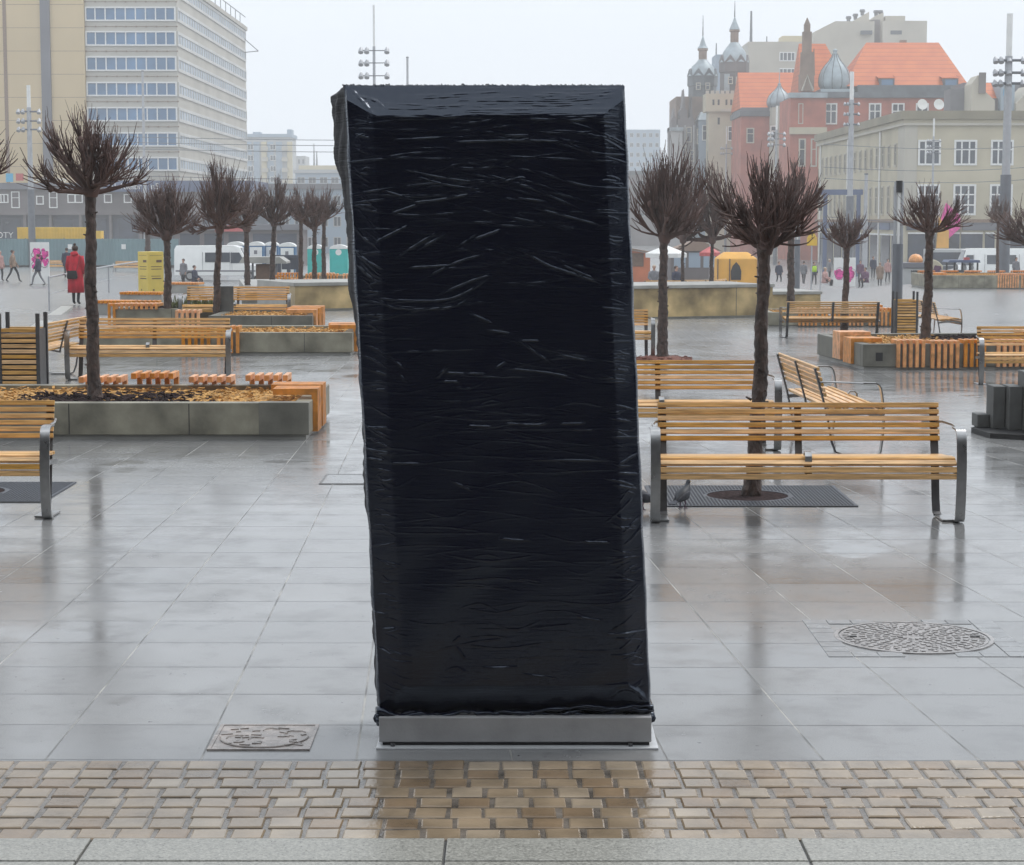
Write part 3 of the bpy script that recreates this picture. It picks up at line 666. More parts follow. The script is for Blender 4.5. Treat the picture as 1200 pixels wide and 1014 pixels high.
# litter bins
def make_bin():
    t = thing('litter_bin', 'x', 'litter bin'); w_, d_, h_ = .44, .40, .86
    for s in (-1, 1):
        p = MB(); p.box(s * w_ / 2 - .008, s * w_ / 2 + .008, -d_ / 2 + .045, d_ / 2 - .045, .05, h_); p.build('side_plate', M['darksteel'], t)
        for e in (-1, 1):
            p = MB(); p.box(s * w_ / 2 - .022, s * w_ / 2 + .022, e * d_ / 2 - .02, e * d_ / 2 + .02, 0, 1.04); p.build('post', M['darksteel'], t, bevel=.003)
    n = 13
    for e in (-1, 1):
        for i in range(n):
            z = .10 + i * .0605; b = MB(); b.box(-w_ / 2 + .023, w_ / 2 - .023, e * d_ / 2 - .016, e * d_ / 2 + .012, z, z + .042); b.build('slat', M['slat'], t, bevel=.004)
    l = MB(); l.box(-w_ / 2 + .03, w_ / 2 - .03, -d_ / 2 + .03, d_ / 2 - .03, .06, .80); l.build('liner', M['black'], t)
    return t
bin0 = make_bin()
bin0.location = Vector(((26.5 - 600) / 2400 * 23.6, 23.6, 0)); bin0['label'] = 'slatted litter bin with four dark posts behind the left edge bench'; bin0['group'] = 'slatted litter bins'
c = at(1060, 43.6); dup(bin0, c, 0, 'slatted litter bin at the foot of the tall grey lamp post on the right', 'slatted litter bins')

# ================================================================== PLANTERS
GP = 'concrete planters with timber seats'
def timber_group(t, x0, y0, n, axis, sgn, depth=.36, top=.40, drop=.36, w_=.052, pitch=.098, wallx=0, th=.062):
    """n inverted-L planks over a wall: axis 'x' repeats along x over a wall facing sgn*y, axis 'y' repeats along y facing sgn*x"""
    g = MB()
    for i in range(n):
        a = (x0 if axis == 'x' else y0) + i * pitch
        prof = [(0, top + th), (0, top), (-(depth - th), top), (-(depth - th), top - .003)]
        outx = .05; L_ = [(-(depth - outx), top), (outx - th, top), (outx - th, top - drop), (outx, top - drop), (outx, top + th), (-(depth - outx), top + th)]
        if axis == 'x': g.prism([(y0 + sgn * p[0], p[1]) for p in L_], 'x', a, a + w_)
        else: g.prism([(x0 + sgn * p[0], p[1]) for p in L_], 'y', a, a + w_)
    return g.build('timber_seat', M['timber'], t, bevel=.004)
def planter(loc, w_, d_, label, h_=.36, rz=0, fill='chips', darkblock=None, front=[], right=[], left=[], back=[], soil=None, th=.15, wallmat='concrete'):
    t = thing('concrete_planter', label, 'planter', loc, rz, GP)
    p = MB(); p.box(.03, w_ - .03, .03, d_ - .03, -.25, .05); p.build('base_plinth', M['paleconc'], t)
    wl = MB(); wl.box(0, w_, 0, th, .05, h_); wl.box(0, w_, d_ - th, d_, .05, h_); wl.box(0, th, th, d_ - th, .05, h_ - .002); wl.box(w_ - th, w_, th, d_ - th, .05, h_ - .002)
    wl.build('wall', M[wallmat], t, bevel=.008)
    j = MB(); x = 1.15
    while x < w_ - .3: j.box(x, x + .008, -.0015, .02, .055, h_ - .01); x += 1.15
    if j.v: j.build('panel_joint', M['ink'], t)
    if darkblock:
        q = MB(); q.box(w_ - darkblock, w_ + .002, -.003, .16, .052, h_ + .003); q.build('corner_block', M['concrete_dark'], t, bevel=.006)
    rr = random.Random(int(w_ * 100))
    nx, ny = max(6, int(w_ / .09)), max(5, int(d_ / .09)); vs = []
    for iy in range(ny + 1):
        for ix in range(nx + 1):
            vs.append((th + (w_ - 2 * th) * ix / nx, th + (d_ - 2 * th) * iy / ny, h_ - .055 + rr.uniform(-.02, .025)))
    fs = [(a * (nx + 1) + b_, a * (nx + 1) + b_ + 1, (a + 1) * (nx + 1) + b_ + 1, (a + 1) * (nx + 1) + b_) for a in range(ny) for b_ in range(nx)]
    m_ = MB(); m_.add(vs, fs)
    if soil is not None:
        for k, f in enumerate(fs):
            cx = vs[f[0]][0]; cy = vs[f[0]][1]
            if soil[0] + rr.uniform(-.25, .25) < cx < soil[1] + rr.uniform(-.3, .3) and cy < soil[2] + rr.uniform(-.2, .2): m_.m[k] = 1
    # loose chips
    for i in range(int(w_ * d_ * 90)):
        cx, cy = rr.uniform(th + .02, w_ - th - .02), rr.uniform(th + .02, d_ - th - .02)
        m_.obox((cx, cy, h_ - .03 + rr.uniform(-.01, .02)), (rr.uniform(.03, .07), rr.uniform(.015, .03), .008), rr.uniform(0, 3), rr.uniform(-.4, .4), rr.uniform(-.4, .4),
                1 if (soil is not None and soil[0] < cx < soil[1] and cy < soil[2] and rr.random() < .93) else 0)
    m_.build('mulch', [M[fill], M['soil']], t)
    for a in front: timber_group(t, a[0], 0, a[1], 'x', -1, *a[2:])
    for a in back: timber_group(t, a[0], d_, a[1], 'x', 1, *a[2:])
    for a in right: timber_group(t, w_, a[0], a[1], 'y', 1, *a[2:])
    for a in left: timber_group(t, 0, a[0], a[1], 'y', -1, *a[2:])
    return t
# nearest left planter
g = ground(362, 516); PX1, PY1 = g.x, g.y
planter((PX1 - 4.6, PY1, 0), 4.6, 2.25, 'nearest left planter of weathered concrete holding the broadest globe tree', darkblock=.48, soil=(1.6, 3.35, 1.6),
        right=[(.42, 4, .44), (.95, 4, .52)], back=[(2.0, 5, .40, .40, .38), (2.55, 5, .40, .44, .42), (3.15, 5), (3.75, 5, .4, .42, .4)])
# second row left
g = ground(413, 417)
planter((g.x - 4.2, g.y, 0), 4.2, 2.2, 'low concrete planter full of wood chips between the left benches', right=[(.35, 4, .44), (.9, 4, .5)], front=[(1.55, 5), (2.1, 4)])
g = at(366, 37.5)
planter((g.x - 1.9, g.y, g.z), 1.9, 2.6, 'planter with stepped orange timber seat just behind the wood chip planter', wallmat='concrete_dark', right=[(.25, 4, .55), (.85, 5, .62), (1.6, 5, .62)], front=[(-.6, 5)], fill='chips')
g = at(133, 40.5)
planter((g.x, g.y, g.z), 2.4, 1.8, 'concrete planter with green ground plants in front of the yellow cabinet', fill='soil', front=[(.05, 9, .7, .40, .05), (-.1, 2)], back=[(.1, 6)])
pl = MB(); rr = random.Random(11)
for i in range(260):
    x, y = rr.uniform(1.0, 2.2), rr.uniform(.2, 1.5); s_ = rr.uniform(.04, .09); a = rr.uniform(0, 6.3)
    pl.add([(x, y, .3), (x + s_ * math.cos(a), y + s_ * math.sin(a), .3 + rr.uniform(.06, .26)), (x + s_ * .6 * math.cos(a + .7), y + s_ * .6 * math.sin(a + .7), .3 + rr.uniform(.08, .3))], [(0, 1, 2)])
po = pl.build('ground_plants', M['plants'], loc=g); tag(po, 'clump of low yellow green plants growing in the concrete planter near the yellow cabinet', 'plants')
for i, (px, Y, n, lab) in enumerate(((113, 47, 9, 'orange timber seat beside the woman in red, nearest of the three along the pale ramp'), (141, 55.5, 12, 'orange timber seat in the middle of the three along the pale ramp'), (185, 65, 14, 'orange timber seat at the foot of the yellow cabinet, farthest along the ramp'))):
    q = at(px, Y); tt = thing('timber_seat', lab, 'seat', q, R(-12), 'timber seats along the ramp')
    b = MB(); b.box(0, n * .1, .02, .5, -.2, .26); b.build('wall', M['paleconc'], tt, bevel=.01)
    b = MB()
    for k in range(n): b.box(k * .1, k * .1 + .07, -.02, .55, .262, .33)
    b.build('slats', M['timber'], tt, bevel=.004)
# right planters
g = ground(1011, 434)
planter((g.x, g.y, g.z), 5.2, 3.0, 'right hand planter holding a globe tree, fronted by three groups of orange timber slats', h_=.40, rz=R(5), wallmat='concrete_dark', soil=(1.7, 3.9, 9), fill='chips',
        front=[(.52, 5), (1.06, 5, .36, .385), (1.58, 4), (2.1, 5), (2.7, 5), (3.4, 5)], left=[(.55, 5, .5, .40, .34, .09, .1), (1.25, 5, .5, .46, .38, .09, .1)], back=[(3.4, 5)])
q = MB(); q.box(.20, .31, -.004, .01, .14, .27); o = q.build('socket_plate', M['ink'], bpy.data.objects[[o.name for o in COL.objects if o.get('label', '').startswith('right hand planter')][0]])
g = at(900, 49)
planter((g.x, g.y, g.z), 3.6, 2.0, 'concrete planter with orange slats behind the bench that is seen from behind', front=[(.72, 5), (1.27, 5), (1.83, 5), (2.4, 5), (2.9, 2)], back=[(2.6, 5)])
g = at(1092, 92)
planter((g.x, g.y, g.z), 9.5, 5, 'farthest right planter, a long row of orange timber slats before the white van', h_=.62, front=[(2.9 + i * 1.06, 9, .5, .62, .56, .07, .11, 0, .09) for i in range(6)], left=[(.6, 8, .8, .62, .5, .1, .11, 0, .1)], back=[(.3 + i * 1.1, 8, .5, .66, .5) for i in range(5)])
g = at(318, 61)
planter((g.x, g.y, P(0, 347, 61).z), 2.0, 2.0, 'far left planter with orange timber slats below the portable toilets', front=[(.3, 7), (1.1, 7)], left=[(.2, 6)], back=[(.4, 9)])
g = at(322, 70)
planter((g.x, g.y, P(0, 339, 70).z), 2.6, 2.0, 'far planter directly before the blue and white toilets, at the stone wall edge', front=[(.1, 9, .36, .5), (1.2, 9, .36, .5)], left=[(.2, 6)])
g = at(355, 66)
planter((g.x, g.y, P(0, 334, 66).z), 2.4, 1.6, 'low far planter rim with timber slats on top of the yellow stone wall', h_=.30, front=[(.1 + .6 * i, 5, .36, .3, .22) for i in range(4)])
tt = thing('mulch_bed', 'bed of red mulch at the foot of the globe tree right of the kiosk', 'mulch bed', ground(775, 421))
b = MB(); rr = random.Random(5)
b.lathe([(.55, -.03), (.5, .02), (.25, .045), (.01, .05)], n=18)
for i in range(160):
    a, r_ = rr.uniform(0, 6.28), rr.uniform(0, .52); b.obox((r_ * math.cos(a), r_ * math.sin(a), .035), (rr.uniform(.03, .08), .02, .012), rr.uniform(0, 3), rr.uniform(-.4, .4))
b.build('mulch', M['redmulch'], tt)
# leaning grey slab by the far bench
q = at(266, 39.3); tt = tag((lambda b: (b.obox((0, 0, .42), (.26, .03, .84), 0, R(-6)), b.build('stone_slab', M['block_grey'], bevel=.004, loc=q))[1])(MB()), 'grey upright slab leaning at the far left bench beside a trunk', 'slab')

# ================================================================== TREES
def crown(seed, limbs, twigs, dense=1.0, droop=.15, name='crown', thick=1.0):
    rr = random.Random(seed); b = MB()
    def shape(v):      # distance to the outline of a flat-topped mop in direction v (unit)
        a = math.atan2(v.z, math.hypot(v.x, v.y)); t_ = max(-.3, a) / (PI / 2)
        return 1.0 * math.cos(max(0, a)) ** 2 + (1.0) * math.sin(max(0, a)) ** 2 if a > 0 else .9
    b.ball((0, 0, .04), (.15, .15, .13), 9)
    for i in range(limbs):
        az = 2 * PI * (i * .618034 % 1) + rr.uniform(-.2, .2)
        el = R(rr.choice([rr.uniform(-6, 22), rr.uniform(8, 45), rr.uniform(30, 85)]))
        dv = Vector((math.cos(az) * math.cos(el), math.sin(az) * math.cos(el), math.sin(el)))
        ln = rr.uniform(.36, .68) * (1 + .18 * math.cos(el)); lm = rr.uniform(.76, 1.2); pts = []; p = Vector((rr.uniform(-.06, .06), rr.uniform(-.06, .06), rr.uniform(0, .08)))
        d = dv.copy(); n = 5
        for k in range(n + 1):
            pts.append(p.copy()); d = (d + Vector((rr.uniform(-.24, .24), rr.uniform(-.24, .24), rr.uniform(-.08, .22)))).normalized(); p = p + d * ln / n
        r0 = rr.uniform(.022, .05) * thick
        b.tube(pts, [r0 * (1 - .55 * k / n) for k in range(n + 1)], 6)
        if rr.random() < .7: b.ball(pts[-1], r0 * 1.15, 6)
        for j in range(twigs):
            k = rr.choice([1, 2, 3, 3, 4, 4, 5, 5, 5]); s = pts[k].lerp(pts[min(n, k + 1)], rr.random())
            td = (d * .55 + dv * .5 + Vector((rr.uniform(-.55, .55), rr.uniform(-.55, .55), rr.uniform(.0, .85)))).normalized()
            if el < R(20) and rr.random() < droop: td.z -= .45; td.normalize()
            tl = rr.uniform(.28, .62); q = s.copy(); tp = []; m_ = 4
            for kk in range(m_ + 1):
                tp.append(q.copy()); td = (td + Vector((rr.uniform(-.13, .13), rr.uniform(-.13, .13), .05 + rr.uniform(-.08, .1)))).normalized(); q = q + td * tl / m_
                if q.length > 1.08 * lm * shape(q.normalized()) and kk > 0: break
            if len(tp) < 2: continue
            r1 = rr.choice([rr.uniform(.007, .012), rr.uniform(.009, .019)]) * thick
            b.tube(tp, [r1 * (1 - .6 * kk / len(tp)) for kk in range(len(tp))], 4)
            for _q in range(rr.choice([0, 1, 1, 2]) if dense > 1 else rr.choice([0, 1, 1])):      # side shoot
                s2 = rr.choice(tp[1:]); t2 = (tp[-1] - tp[0]).normalized() + Vector((rr.uniform(-.7, .7), rr.uniform(-.7, .7), rr.uniform(-.1, .6))); t2.normalize()
                l2 = rr.uniform(.12, .3); b.tube([s2, s2 + t2 * l2 * .5 + Vector((rr.uniform(-.02, .02), rr.uniform(-.02, .02), .01)), s2 + t2 * l2 + Vector((0, 0, .03))], [r1 * .6, r1 * .5, r1 * .3], 3)
    me_o = b.build(name, M['twig'], smooth='all'); me = me_o.data; bpy.data.objects.remove(me_o); return me
CROWNS = [crown(1, 25, 17, 1.3), crown(2, 27, 17, 1.3), crown(3, 21, 13, 1.3, thick=1.05), crown(4, 26, 17, 1.3, droop=.4)]
FARCROWN = [crown(11, 22, 14, thick=1.25), crown(12, 24, 13, thick=1.25)]
def trunk_mesh(b, h, r0, r1, seed, lean=(0, 0)):
    rr = random.Random(seed); n = 44; rings = []; ph = rr.uniform(0, 6)
    for i in range(n + 1):
        s = i / n; r_ = r0 + (r1 - r0) * s; r_ *= 1 + .45 * math.exp(-s * h / .07) + .28 * max(0, s - .93) / .07
        cx = lean[0] * s + .012 * math.sin(s * 5 + ph) + .006 * math.sin(s * 17 + ph); cy = lean[1] * s
        rings.append([(cx + r_ * (1 + rr.uniform(-.13, .13)) * math.cos(2 * PI * k / 10), cy + r_ * (1 + rr.uniform(-.13, .13)) * math.sin(2 * PI * k / 10), h * s - (.05 if i == 0 else 0)) for k in range(10)])
    b.loft(rings)
    for i in range(int(h * 9)):           # pruning stubs
        s = rr.uniform(.1, .95); a = rr.uniform(0, 6.28); r_ = r0 + (r1 - r0) * s; z = h * s
        p = Vector((lean[0] * s + r_ * .8 * math.cos(a), lean[1] * s + r_ * .8 * math.sin(a), z)); d = Vector((math.cos(a), math.sin(a), rr.uniform(.1, .6)))
        b.tube([p, p + d * rr.uniform(.015, .045)], [r_ * .22, r_ * .12], 5)
GT = 'pollarded globe trees'
def tree(base, px, top_py, rad_px, crown_top_py, label, variant=0, r0=.06, far=False, seed=0, lean_px=0, flat=1.0):
    Y = base.y; ztop = P(px, top_py, Y).z; h = ztop - base.z; k = Y / FPX
    t = thing('globe_tree', label, 'tree', base, 0, GT)
    lx = lean_px * k; b = MB(); trunk_mesh(b, h, r0, r0 * .72, seed + 3, (lx, 0)); b.build('trunk', M['bark'], t, smooth='all')
    me = (FARCROWN if far else CROWNS)[variant % (2 if far else 4)]
    o = bpy.data.objects.new('crown', me); COL.objects.link(o); o.parent = t; o.location = (lx, 0, h - .02)
    rz = seed * 1.3; o.rotation_euler = (0, 0, rz); s = rad_px * k / .88; o.scale = (s, s, (top_py - crown_top_py) * k / 1.02)
    return t
zp = lambda px, Y, z: Vector(((px - 600) / FPX * Y * 1.0, Y, z))
tree(P(109, 469, PY1 + 1.0), 109, 224, 62, 136, 'globe tree with the broadest bare crown, growing from the nearest left planter', 0, .068, seed=1, lean_px=3)
tree(P(-24, 480, PY1 + .9), -24, 214, 47, 130, 'globe tree whose bare crown just enters at the left edge', 2, .06, seed=2)
tree(P(197, 381, 40.6), 197, 277, 45, 212, 'globe tree with a wide dark crown behind the left bench, right of the yellow cabinet', 1, .085, seed=3)
tree(P(253, 382, 39.2), 253, 268, 37, 190, 'globe tree before the white van with a tall narrow crown, by the leaning grey slab', 3, .075, seed=4, lean_px=6)
tree(P(290, 344, 58), 290, 268, 33, 213, 'globe tree at the rear corner of the white van, left of the portable toilets', 0, .09, True, 5)
tree(P(319, 344, 58.6), 319, 262, 27, 212, 'globe tree in front of the three blue and white portable toilets', 1, .09, True, 6, 3)
tree(P(353, 331, 62), 353, 258, 22, 221, 'globe tree left of the first teal portable toilet', 0, .075, True, 7)
tree(P(369, 331, 62.6), 369, 268, 22, 224, 'globe tree between the two teal portable toilets, with a low crown', 1, .08, True, 8)
tree(P(380, 331, 64), 380, 258, 22, 222, 'globe tree nearest the left edge of the kiosk, before the second teal toilet', 0, .075, True, 9)
tree(at(175, 120), 175, 268, 13, 235, 'small distant tree with a single dark trunk beside the grey green fence', 1, .2, True, 10)
tree(ground(775, 421), 777, 278, 50, 178, 'globe tree growing from the red mulch just right of the kiosk', 1, .09, seed=11, lean_px=3)
tree(Vector((ground(881, 581).x, ground(881, 581).y, 0)), 881, 290, 60, 186, 'nearest globe tree, its rough trunk rising from the grate behind the large right bench', 3, .062, seed=12, lean_px=13)
tree(P(800, 334, 64), 800, 280, 30, 205, 'thin globe tree beyond the yellow stone wall, in front of the white parasol', 0, .06, True, 13)
tree(P(834, 334, 64), 834, 280, 34, 200, 'thin globe tree beyond the yellow stone wall, left of the amber tent', 1, .07, True, 14)
tree(at(926, 56), 926, 256, 36, 195, 'globe tree by the warning sign, its crown half behind the nearest tree', 1, .11, True, 15)
tree(ground(990, 394.5), 990, 290, 27, 246, 'small globe tree standing in front of the bench that is seen from behind', 0, .085, True, 16)
g = P(1084, 404, ground(1011, 434).y + 1.9); tree(g, 1085, 272, 40, 219, 'globe tree with an open crown rising from the right hand planter', 2, .085, seed=17, lean_px=3)
tree(at(1167, 96), 1167, 260, 14, 231, 'small globe tree right against the thick grey mast at the right', 1, .08, True, 18)
tree(at(1212, 52), 1212, 290, 46, 234, 'globe tree leaning in at the right edge behind the thick mast', 3, .1, seed=19)

# ================================================================== PAVER BLOCK STACK
GK = 'stacked grey paver blocks'
bm_ = MB(); bm_.prism([(0, 0), (.06, -.55), (.75, -.95), (2.0, -.9), (2.0, .7), (.3, .6)], 'z', .0, .05)
g = ground(1138, 507); mt = bm_.build('rubber_mat', M['black'], loc=(g.x, g.y, 0)); tag(mt, 'dark mat lying under the stack of grey paver blocks', 'mat')
bx0, by0 = g.x + .22, g.y - .52
def blk(x, y, z, w_, d_, h_, lab):
    b = MB(); b.box(0, w_, 0, d_, 0, h_); o = b.build('paver_block', M['block_grey'], bevel=.008, loc=(bx0 + x, by0 + y, .05 + z)); tag(o, lab, 'paver block', GK)
blk(-.16, .52, 0, .12, .26, .13, 'smallest low grey block at the left end of the stack, lying on the mat')
blk(-.035, .40, 0, .12, .30, .42, 'thin upright grey block, leftmost tall piece of the stack')
blk(.09, .26, 0, .13, .34, .43, 'upright grey block, second tall piece from the left in the stack')
blk(.225, .12, 0, .16, .36, .20, 'bottom grey block under the first corner column of the stack')
blk(.225, .12, .203, .16, .36, .20, 'middle grey block in the first corner column of the stack')
blk(.225, .14, .406, .16, .36, .17, 'top grey block over the first corner column of the stack')
blk(.39, 0, 0, .42, .40, .235, 'large bottom grey block at the front of the stack')
blk(.39, .01, .238, .44, .40, .19, 'large middle grey block at the front of the stack')
blk(.39, .02, .431, .43, .40, .145, 'large top grey block at the front of the stack')
blk(.84, -.02, 0, .4, .42, .235, 'bottom grey block cut by the right edge of the picture')
blk(.84, -.01, .238, .4, .42, .19, 'middle grey block cut by the right edge of the picture')
blk(.84, .0, .431, .4, .42, .145, 'top grey block cut by the right edge of the picture')

# ================================================================== PIGEONS
def pigeon(loc, rz, label):
    t = thing('pigeon', label, 'pigeon', loc, rz, 'pigeons under the bench'); t.scale = (.85, .85, .85)
    # heading +x: body, neck and head are one surface
    b = MB(); prof = [(-.115, .075, .010, .006), (-.085, .085, .026, .018), (-.05, .10, .046, .042), (0, .115, .056, .055), (.045, .128, .054, .055), (.08, .15, .042, .045), (.098, .178, .029, .03), (.106, .20, .022, .022), (.115, .218, .0215, .021), (.128, .225, .016, .016), (.137, .224, .007, .008)]
    b.loft([[(x, w_ * math.cos(2 * PI * k / 12), z + h_ * math.sin(2 * PI * k / 12)) for k in range(12)] for x, z, w_, h_ in prof]); b.build('body', M['pigeon'], t, smooth='all')
    for s in (-1, 1):
        w_ = MB(); w_.loft([[(x, s * (y + th * math.cos(2 * PI * k / 8)), z + h_ * math.sin(2 * PI * k / 8)) for k in range(8)] for x, y, z, th, h_ in ((.055, .048, .13, .006, .018), (.02, .054, .12, .008, .036), (-.03, .046, .108, .008, .034), (-.08, .028, .092, .006, .018), (-.125, .014, .08, .003, .006))]); w_.build('wing', M['pigeonwing'], t, smooth='all')
        l = MB(); l.tube([(.012, s * .022, .075), (.02, s * .024, .04), (.008, s * .024, .008)], [.008, .005, .004], 6)
        for a in (-.5, 0, .5): l.tube([(.008, s * .024, .008), (.008 + .03 * math.cos(a), s * .024 + .03 * math.sin(a), .003)], [.004, .0025], 5)
        l.tube([(.008, s * .024, .008), (-.012, s * .024, .003)], [.004, .0025], 5); l.build('leg', M['purple'], t)
        e = MB(); e.ball((.119, s * .0195, .222), .004, 6); e.build('eye', M['yellow'], t)
    f = MB(); f.loft([[(x, w_ * q, z + (.004 if u else -.004)) for q, u in ((-1, 0), (1, 0), (1, 1), (-1, 1))] for x, z, w_ in ((-.08, .088, .022), (-.16, .066, .032), (-.19, .058, .034))]); f.build('tail', M['pigeonwing'], t)
    k = MB(); k.tube([(.134, 0, .224), (.156, 0, .217)], [.006, .0015], 6); k.build('beak', M['ink'], t)
g = ground(799, 596); pigeon((g.x, g.y, .0), R(58), 'pigeon standing with its head up beside the left leg of the large right bench')
g = ground(755, 600); pigeon((g.x, g.y + .1, .0), R(205), 'pigeon half hidden behind the right edge of the kiosk')
# ================================================================== STONE WALLS AND TERRACES
def oblique_wall(name, pxa, Ya, pxb, Yb, top_py, foot_z, label, th=.45, deep=3.0, terrace=True):
    za = P(pxa, top_py[0], Ya).z; zb = P(pxb, top_py[1], Yb).z; zt = (za + zb) / 2
    A = Vector(((pxa - 600) / FPX * Ya, Ya, 0)); B = Vector(((pxb - 600) / FPX * Yb, Yb, 0))
    L = (B - A).length; ang = math.atan2(B.y - A.y, B.x - A.x)
    t = thing(name, label, 'wall', (A.x, A.y, 0), ang)
    w_ = MB(); w_.box(0, L, 0, th, foot_z - .4, zt - .09); w_.build('stone_face', M['stone'], t)
    c_ = MB(); c_.box(-.04, L + .04, -.05, th + .05, zt - .088, zt); c_.build('coping', M['paleconc'], t, bevel=.01)
    j = MB(); x = 2.1
    while x < L: j.box(x, x + .018, -.003, .02, foot_z - .3, zt - .09); x += 2.1
    j.build('panel_joint', M['concrete_dark'], t)
    p = MB(); p.box(-.1, L + .1, -.12, .0, foot_z - .4, foot_z + .06); p.build('footing', M['concrete_dark'], t)
    if terrace:
        s = MB(); s.box(.02, L - .02, th + .05, deep, foot_z - 1.6, zt - .012); o = s.build('terrace', M['paleconc'], loc=(A.x, A.y, 0)); o.rotation_euler = (0, 0, ang); struct(o)
    return zt
oblique_wall('stone_wall', 346, 50, 602, 52.5, (328, 331), -.12, 'wall of yellow stained stone with pale coping, left of the kiosk below the teal toilets')
oblique_wall('stone_wall', 604, 52.6, 905, 55.2, (334, 335), -.5, 'long wall of yellow stained stone with pale coping, right of the kiosk below the amber tent')
oblique_wall('stone_wall', 288, 55, 346, 55.2, (338, 338), -.1, 'short low stone step wall with pale coping behind the distant left bench', deep=9)
oblique_wall('stone_wall', 903, 58, 961, 58.3, (341.5, 341.5), -.7, 'short low stained stone wall by the thin tree, behind the bench seen from behind', terrace=False, th=2.2)

# ================================================================== PEOPLE
def person(loc, rz, label, H=1.7, coat='navy', legs='trousers', hair='hair', hem=.75, stride=0.0, sit=False, bulk=1.0, arms=0.0, bun=False, hood=False, shoes='shoe', gloves=False, coat2=None):
    t = thing('person', label, 'person', loc, rz); k = H / 1.72; dz = -.47 if sit else 0
    V, E, Rr = [], [], []
    def j(p, r, par=None, off=True):
        p = Vector(p)
        if off: p.z += dz
        V.append(p * k); Rr.append((r[0] * k, r[1] * k) if hasattr(r, '__len__') else (r * k, r * k))
        if par is not None: E.append((par, len(V) - 1))
        return len(V) - 1
    pel = j((0, 0, .95), (.13, .1)); sp = j((0, .01, 1.13), (.125, .09), pel); ch = j((0, .01, 1.33), (.15, .1), sp); nb = j((0, .012, 1.455), (.07, .065), ch)
    nk = j((0, 0, 1.515), .052, nb); h1 = j((0, -.02, 1.575), (.068, .078), nk); h2 = j((0, -.012, 1.645), (.075, .092), h1); h3 = j((0, -.005, 1.695), (.05, .06), h2)
    palms = []; arm_pts = []; leg_pts = []
    for s in (-1, 1):
        sw = s * stride * .5 + arms * (1 if s > 0 else .4)
        sh = j((s * .175, .01, 1.405), .058, ch); el = (s * .235, .03 - sw * .22, 1.13 + abs(sw) * .02); e = j(el, .044, sh); wr = (s * .235, -.05 - sw * .5, .90 + abs(sw) * .1 + (arms * .2 if s > 0 else 0))
        if sit: wr = (s * .14, -.30, 1.02); el = (s * .24, -.02, 1.14); V[e] = (Vector(el) + Vector((0, 0, dz))) * k
        wv = j(wr, .03, e); pv = j((wr[0] * .99, wr[1] - .03, wr[2] - .075), (.036, .02), wv); palms.append(V[pv].copy()); arm_pts.append([V[sh], V[e], V[wv]])
        if sit:
            hp = j((s * .09, -.02, .92), .09, pel); kn = j((s * .12, -.42, .52), .062, hp, False); an = j((s * .12, -.36, .09), .042, kn, False); to = j((s * .13, -.52, .045), .038, an, False)
        else:
            st = s * stride; hp = j((s * .09, 0, .90), .092, pel)
            kn = j((s * .095, -.03 - st * .35 - abs(stride) * .05, .50), .062, hp); an = j((s * .09, .03 - st * .68 + (abs(stride) * .0), .09 + (.05 * abs(stride) if st < 0 else 0)), .043, kn); to = j((s * .10, -.12 - st * .68, .042 + (.0 if st >= 0 else -.0)), .038, an)
        leg_pts.append([V[hp], V[kn], V[an]])
    me = bpy.data.meshes.new('body'); me.from_pydata([tuple(v) for v in V], E, []); o = bpy.data.objects.new('body', me); COL.objects.link(o)
    sk = o.modifiers.new('skin', 'SKIN'); sk.use_smooth_shade = True; sv = me.skin_vertices[0].data
    for i, r in enumerate(Rr): sv[i].radius = r; sv[i].use_root = (i == 0)
    ss = o.modifiers.new('sub', 'SUBSURF'); ss.levels = 1; ss.render_levels = 1
    dg = bpy.context.evaluated_depsgraph_get(); ev = o.evaluated_get(dg); me2 = bpy.data.meshes.new_from_object(ev); bpy.data.objects.remove(o); bpy.data.meshes.remove(me)
    b = MB(); b.v = [tuple(v.co) for v in me2.vertices]
    handm = 5 if gloves else 0
    for pg in me2.polygons:
        c = pg.center; z = c.z / k - dz; zi = c.z / k
        if zi < .10: m = 3
        elif min((c - p).length for p in palms) < .085 * k: m = handm
        elif z > 1.49: m = 0
        elif zi < (.55 if sit else .93) : m = 2
        else: m = 1
        b.f.append(tuple(pg.vertices)); b.m.append(m)
    bpy.data.meshes.remove(me2)
    for s, p in zip((-1, 1), palms):     # five fingers, thumb from the side of the palm
        for q, (dx, ln) in enumerate(((-.024, .055), (-.008, .065), (.009, .062), (.024, .048))):
            a = p + Vector((dx * .3 * k, dx * k, -.02 * k)); d_ = Vector((-s * .012, -.008, -ln)) * k
            b.tube([a, a + d_ * .55, a + d_ + Vector((-s * .010, .004, 0)) * k], [.0085 * k, .008 * k, .006 * k], 5, True, handm)
        a = p + Vector((0, -.024, .01)) * k; b.tube([a, a + Vector((-s * .008, -.028, -.022)) * k, a + Vector((-s * .012, -.036, -.05)) * k], [.010 * k, .009 * k, .007 * k], 5, True, handm)
    hz = (1.64 + dz) * k                  # face
    b.tube([(0, -.088 * k, hz + .005), (0, -.112 * k, hz - .03 * k)], [.010 * k, .016 * k], 6, True, 0)
    for s in (-1, 1):
        b.ball((s * .032 * k, -.088 * k, hz + .004), .010 * k, 6, 4); b.ball((s * .078 * k, .002, hz - .012 * k), (.012 * k, .02 * k, .03 * k), 6, 0)
    b.tube([(-.022 * k, -.089 * k, hz - .06 * k), (.022 * k, -.089 * k, hz - .06 * k)], .006 * k, 5, True, 6)
    b.build('body', [M['skin'], M[coat], M[legs], M[shoes], M['ink'], M[coat], M['pinkcloth']], t, smooth='all')
    # coat: shoulders to hem with sleeves
    c = MB(); hz0 = max(hem, .52) if sit else hem
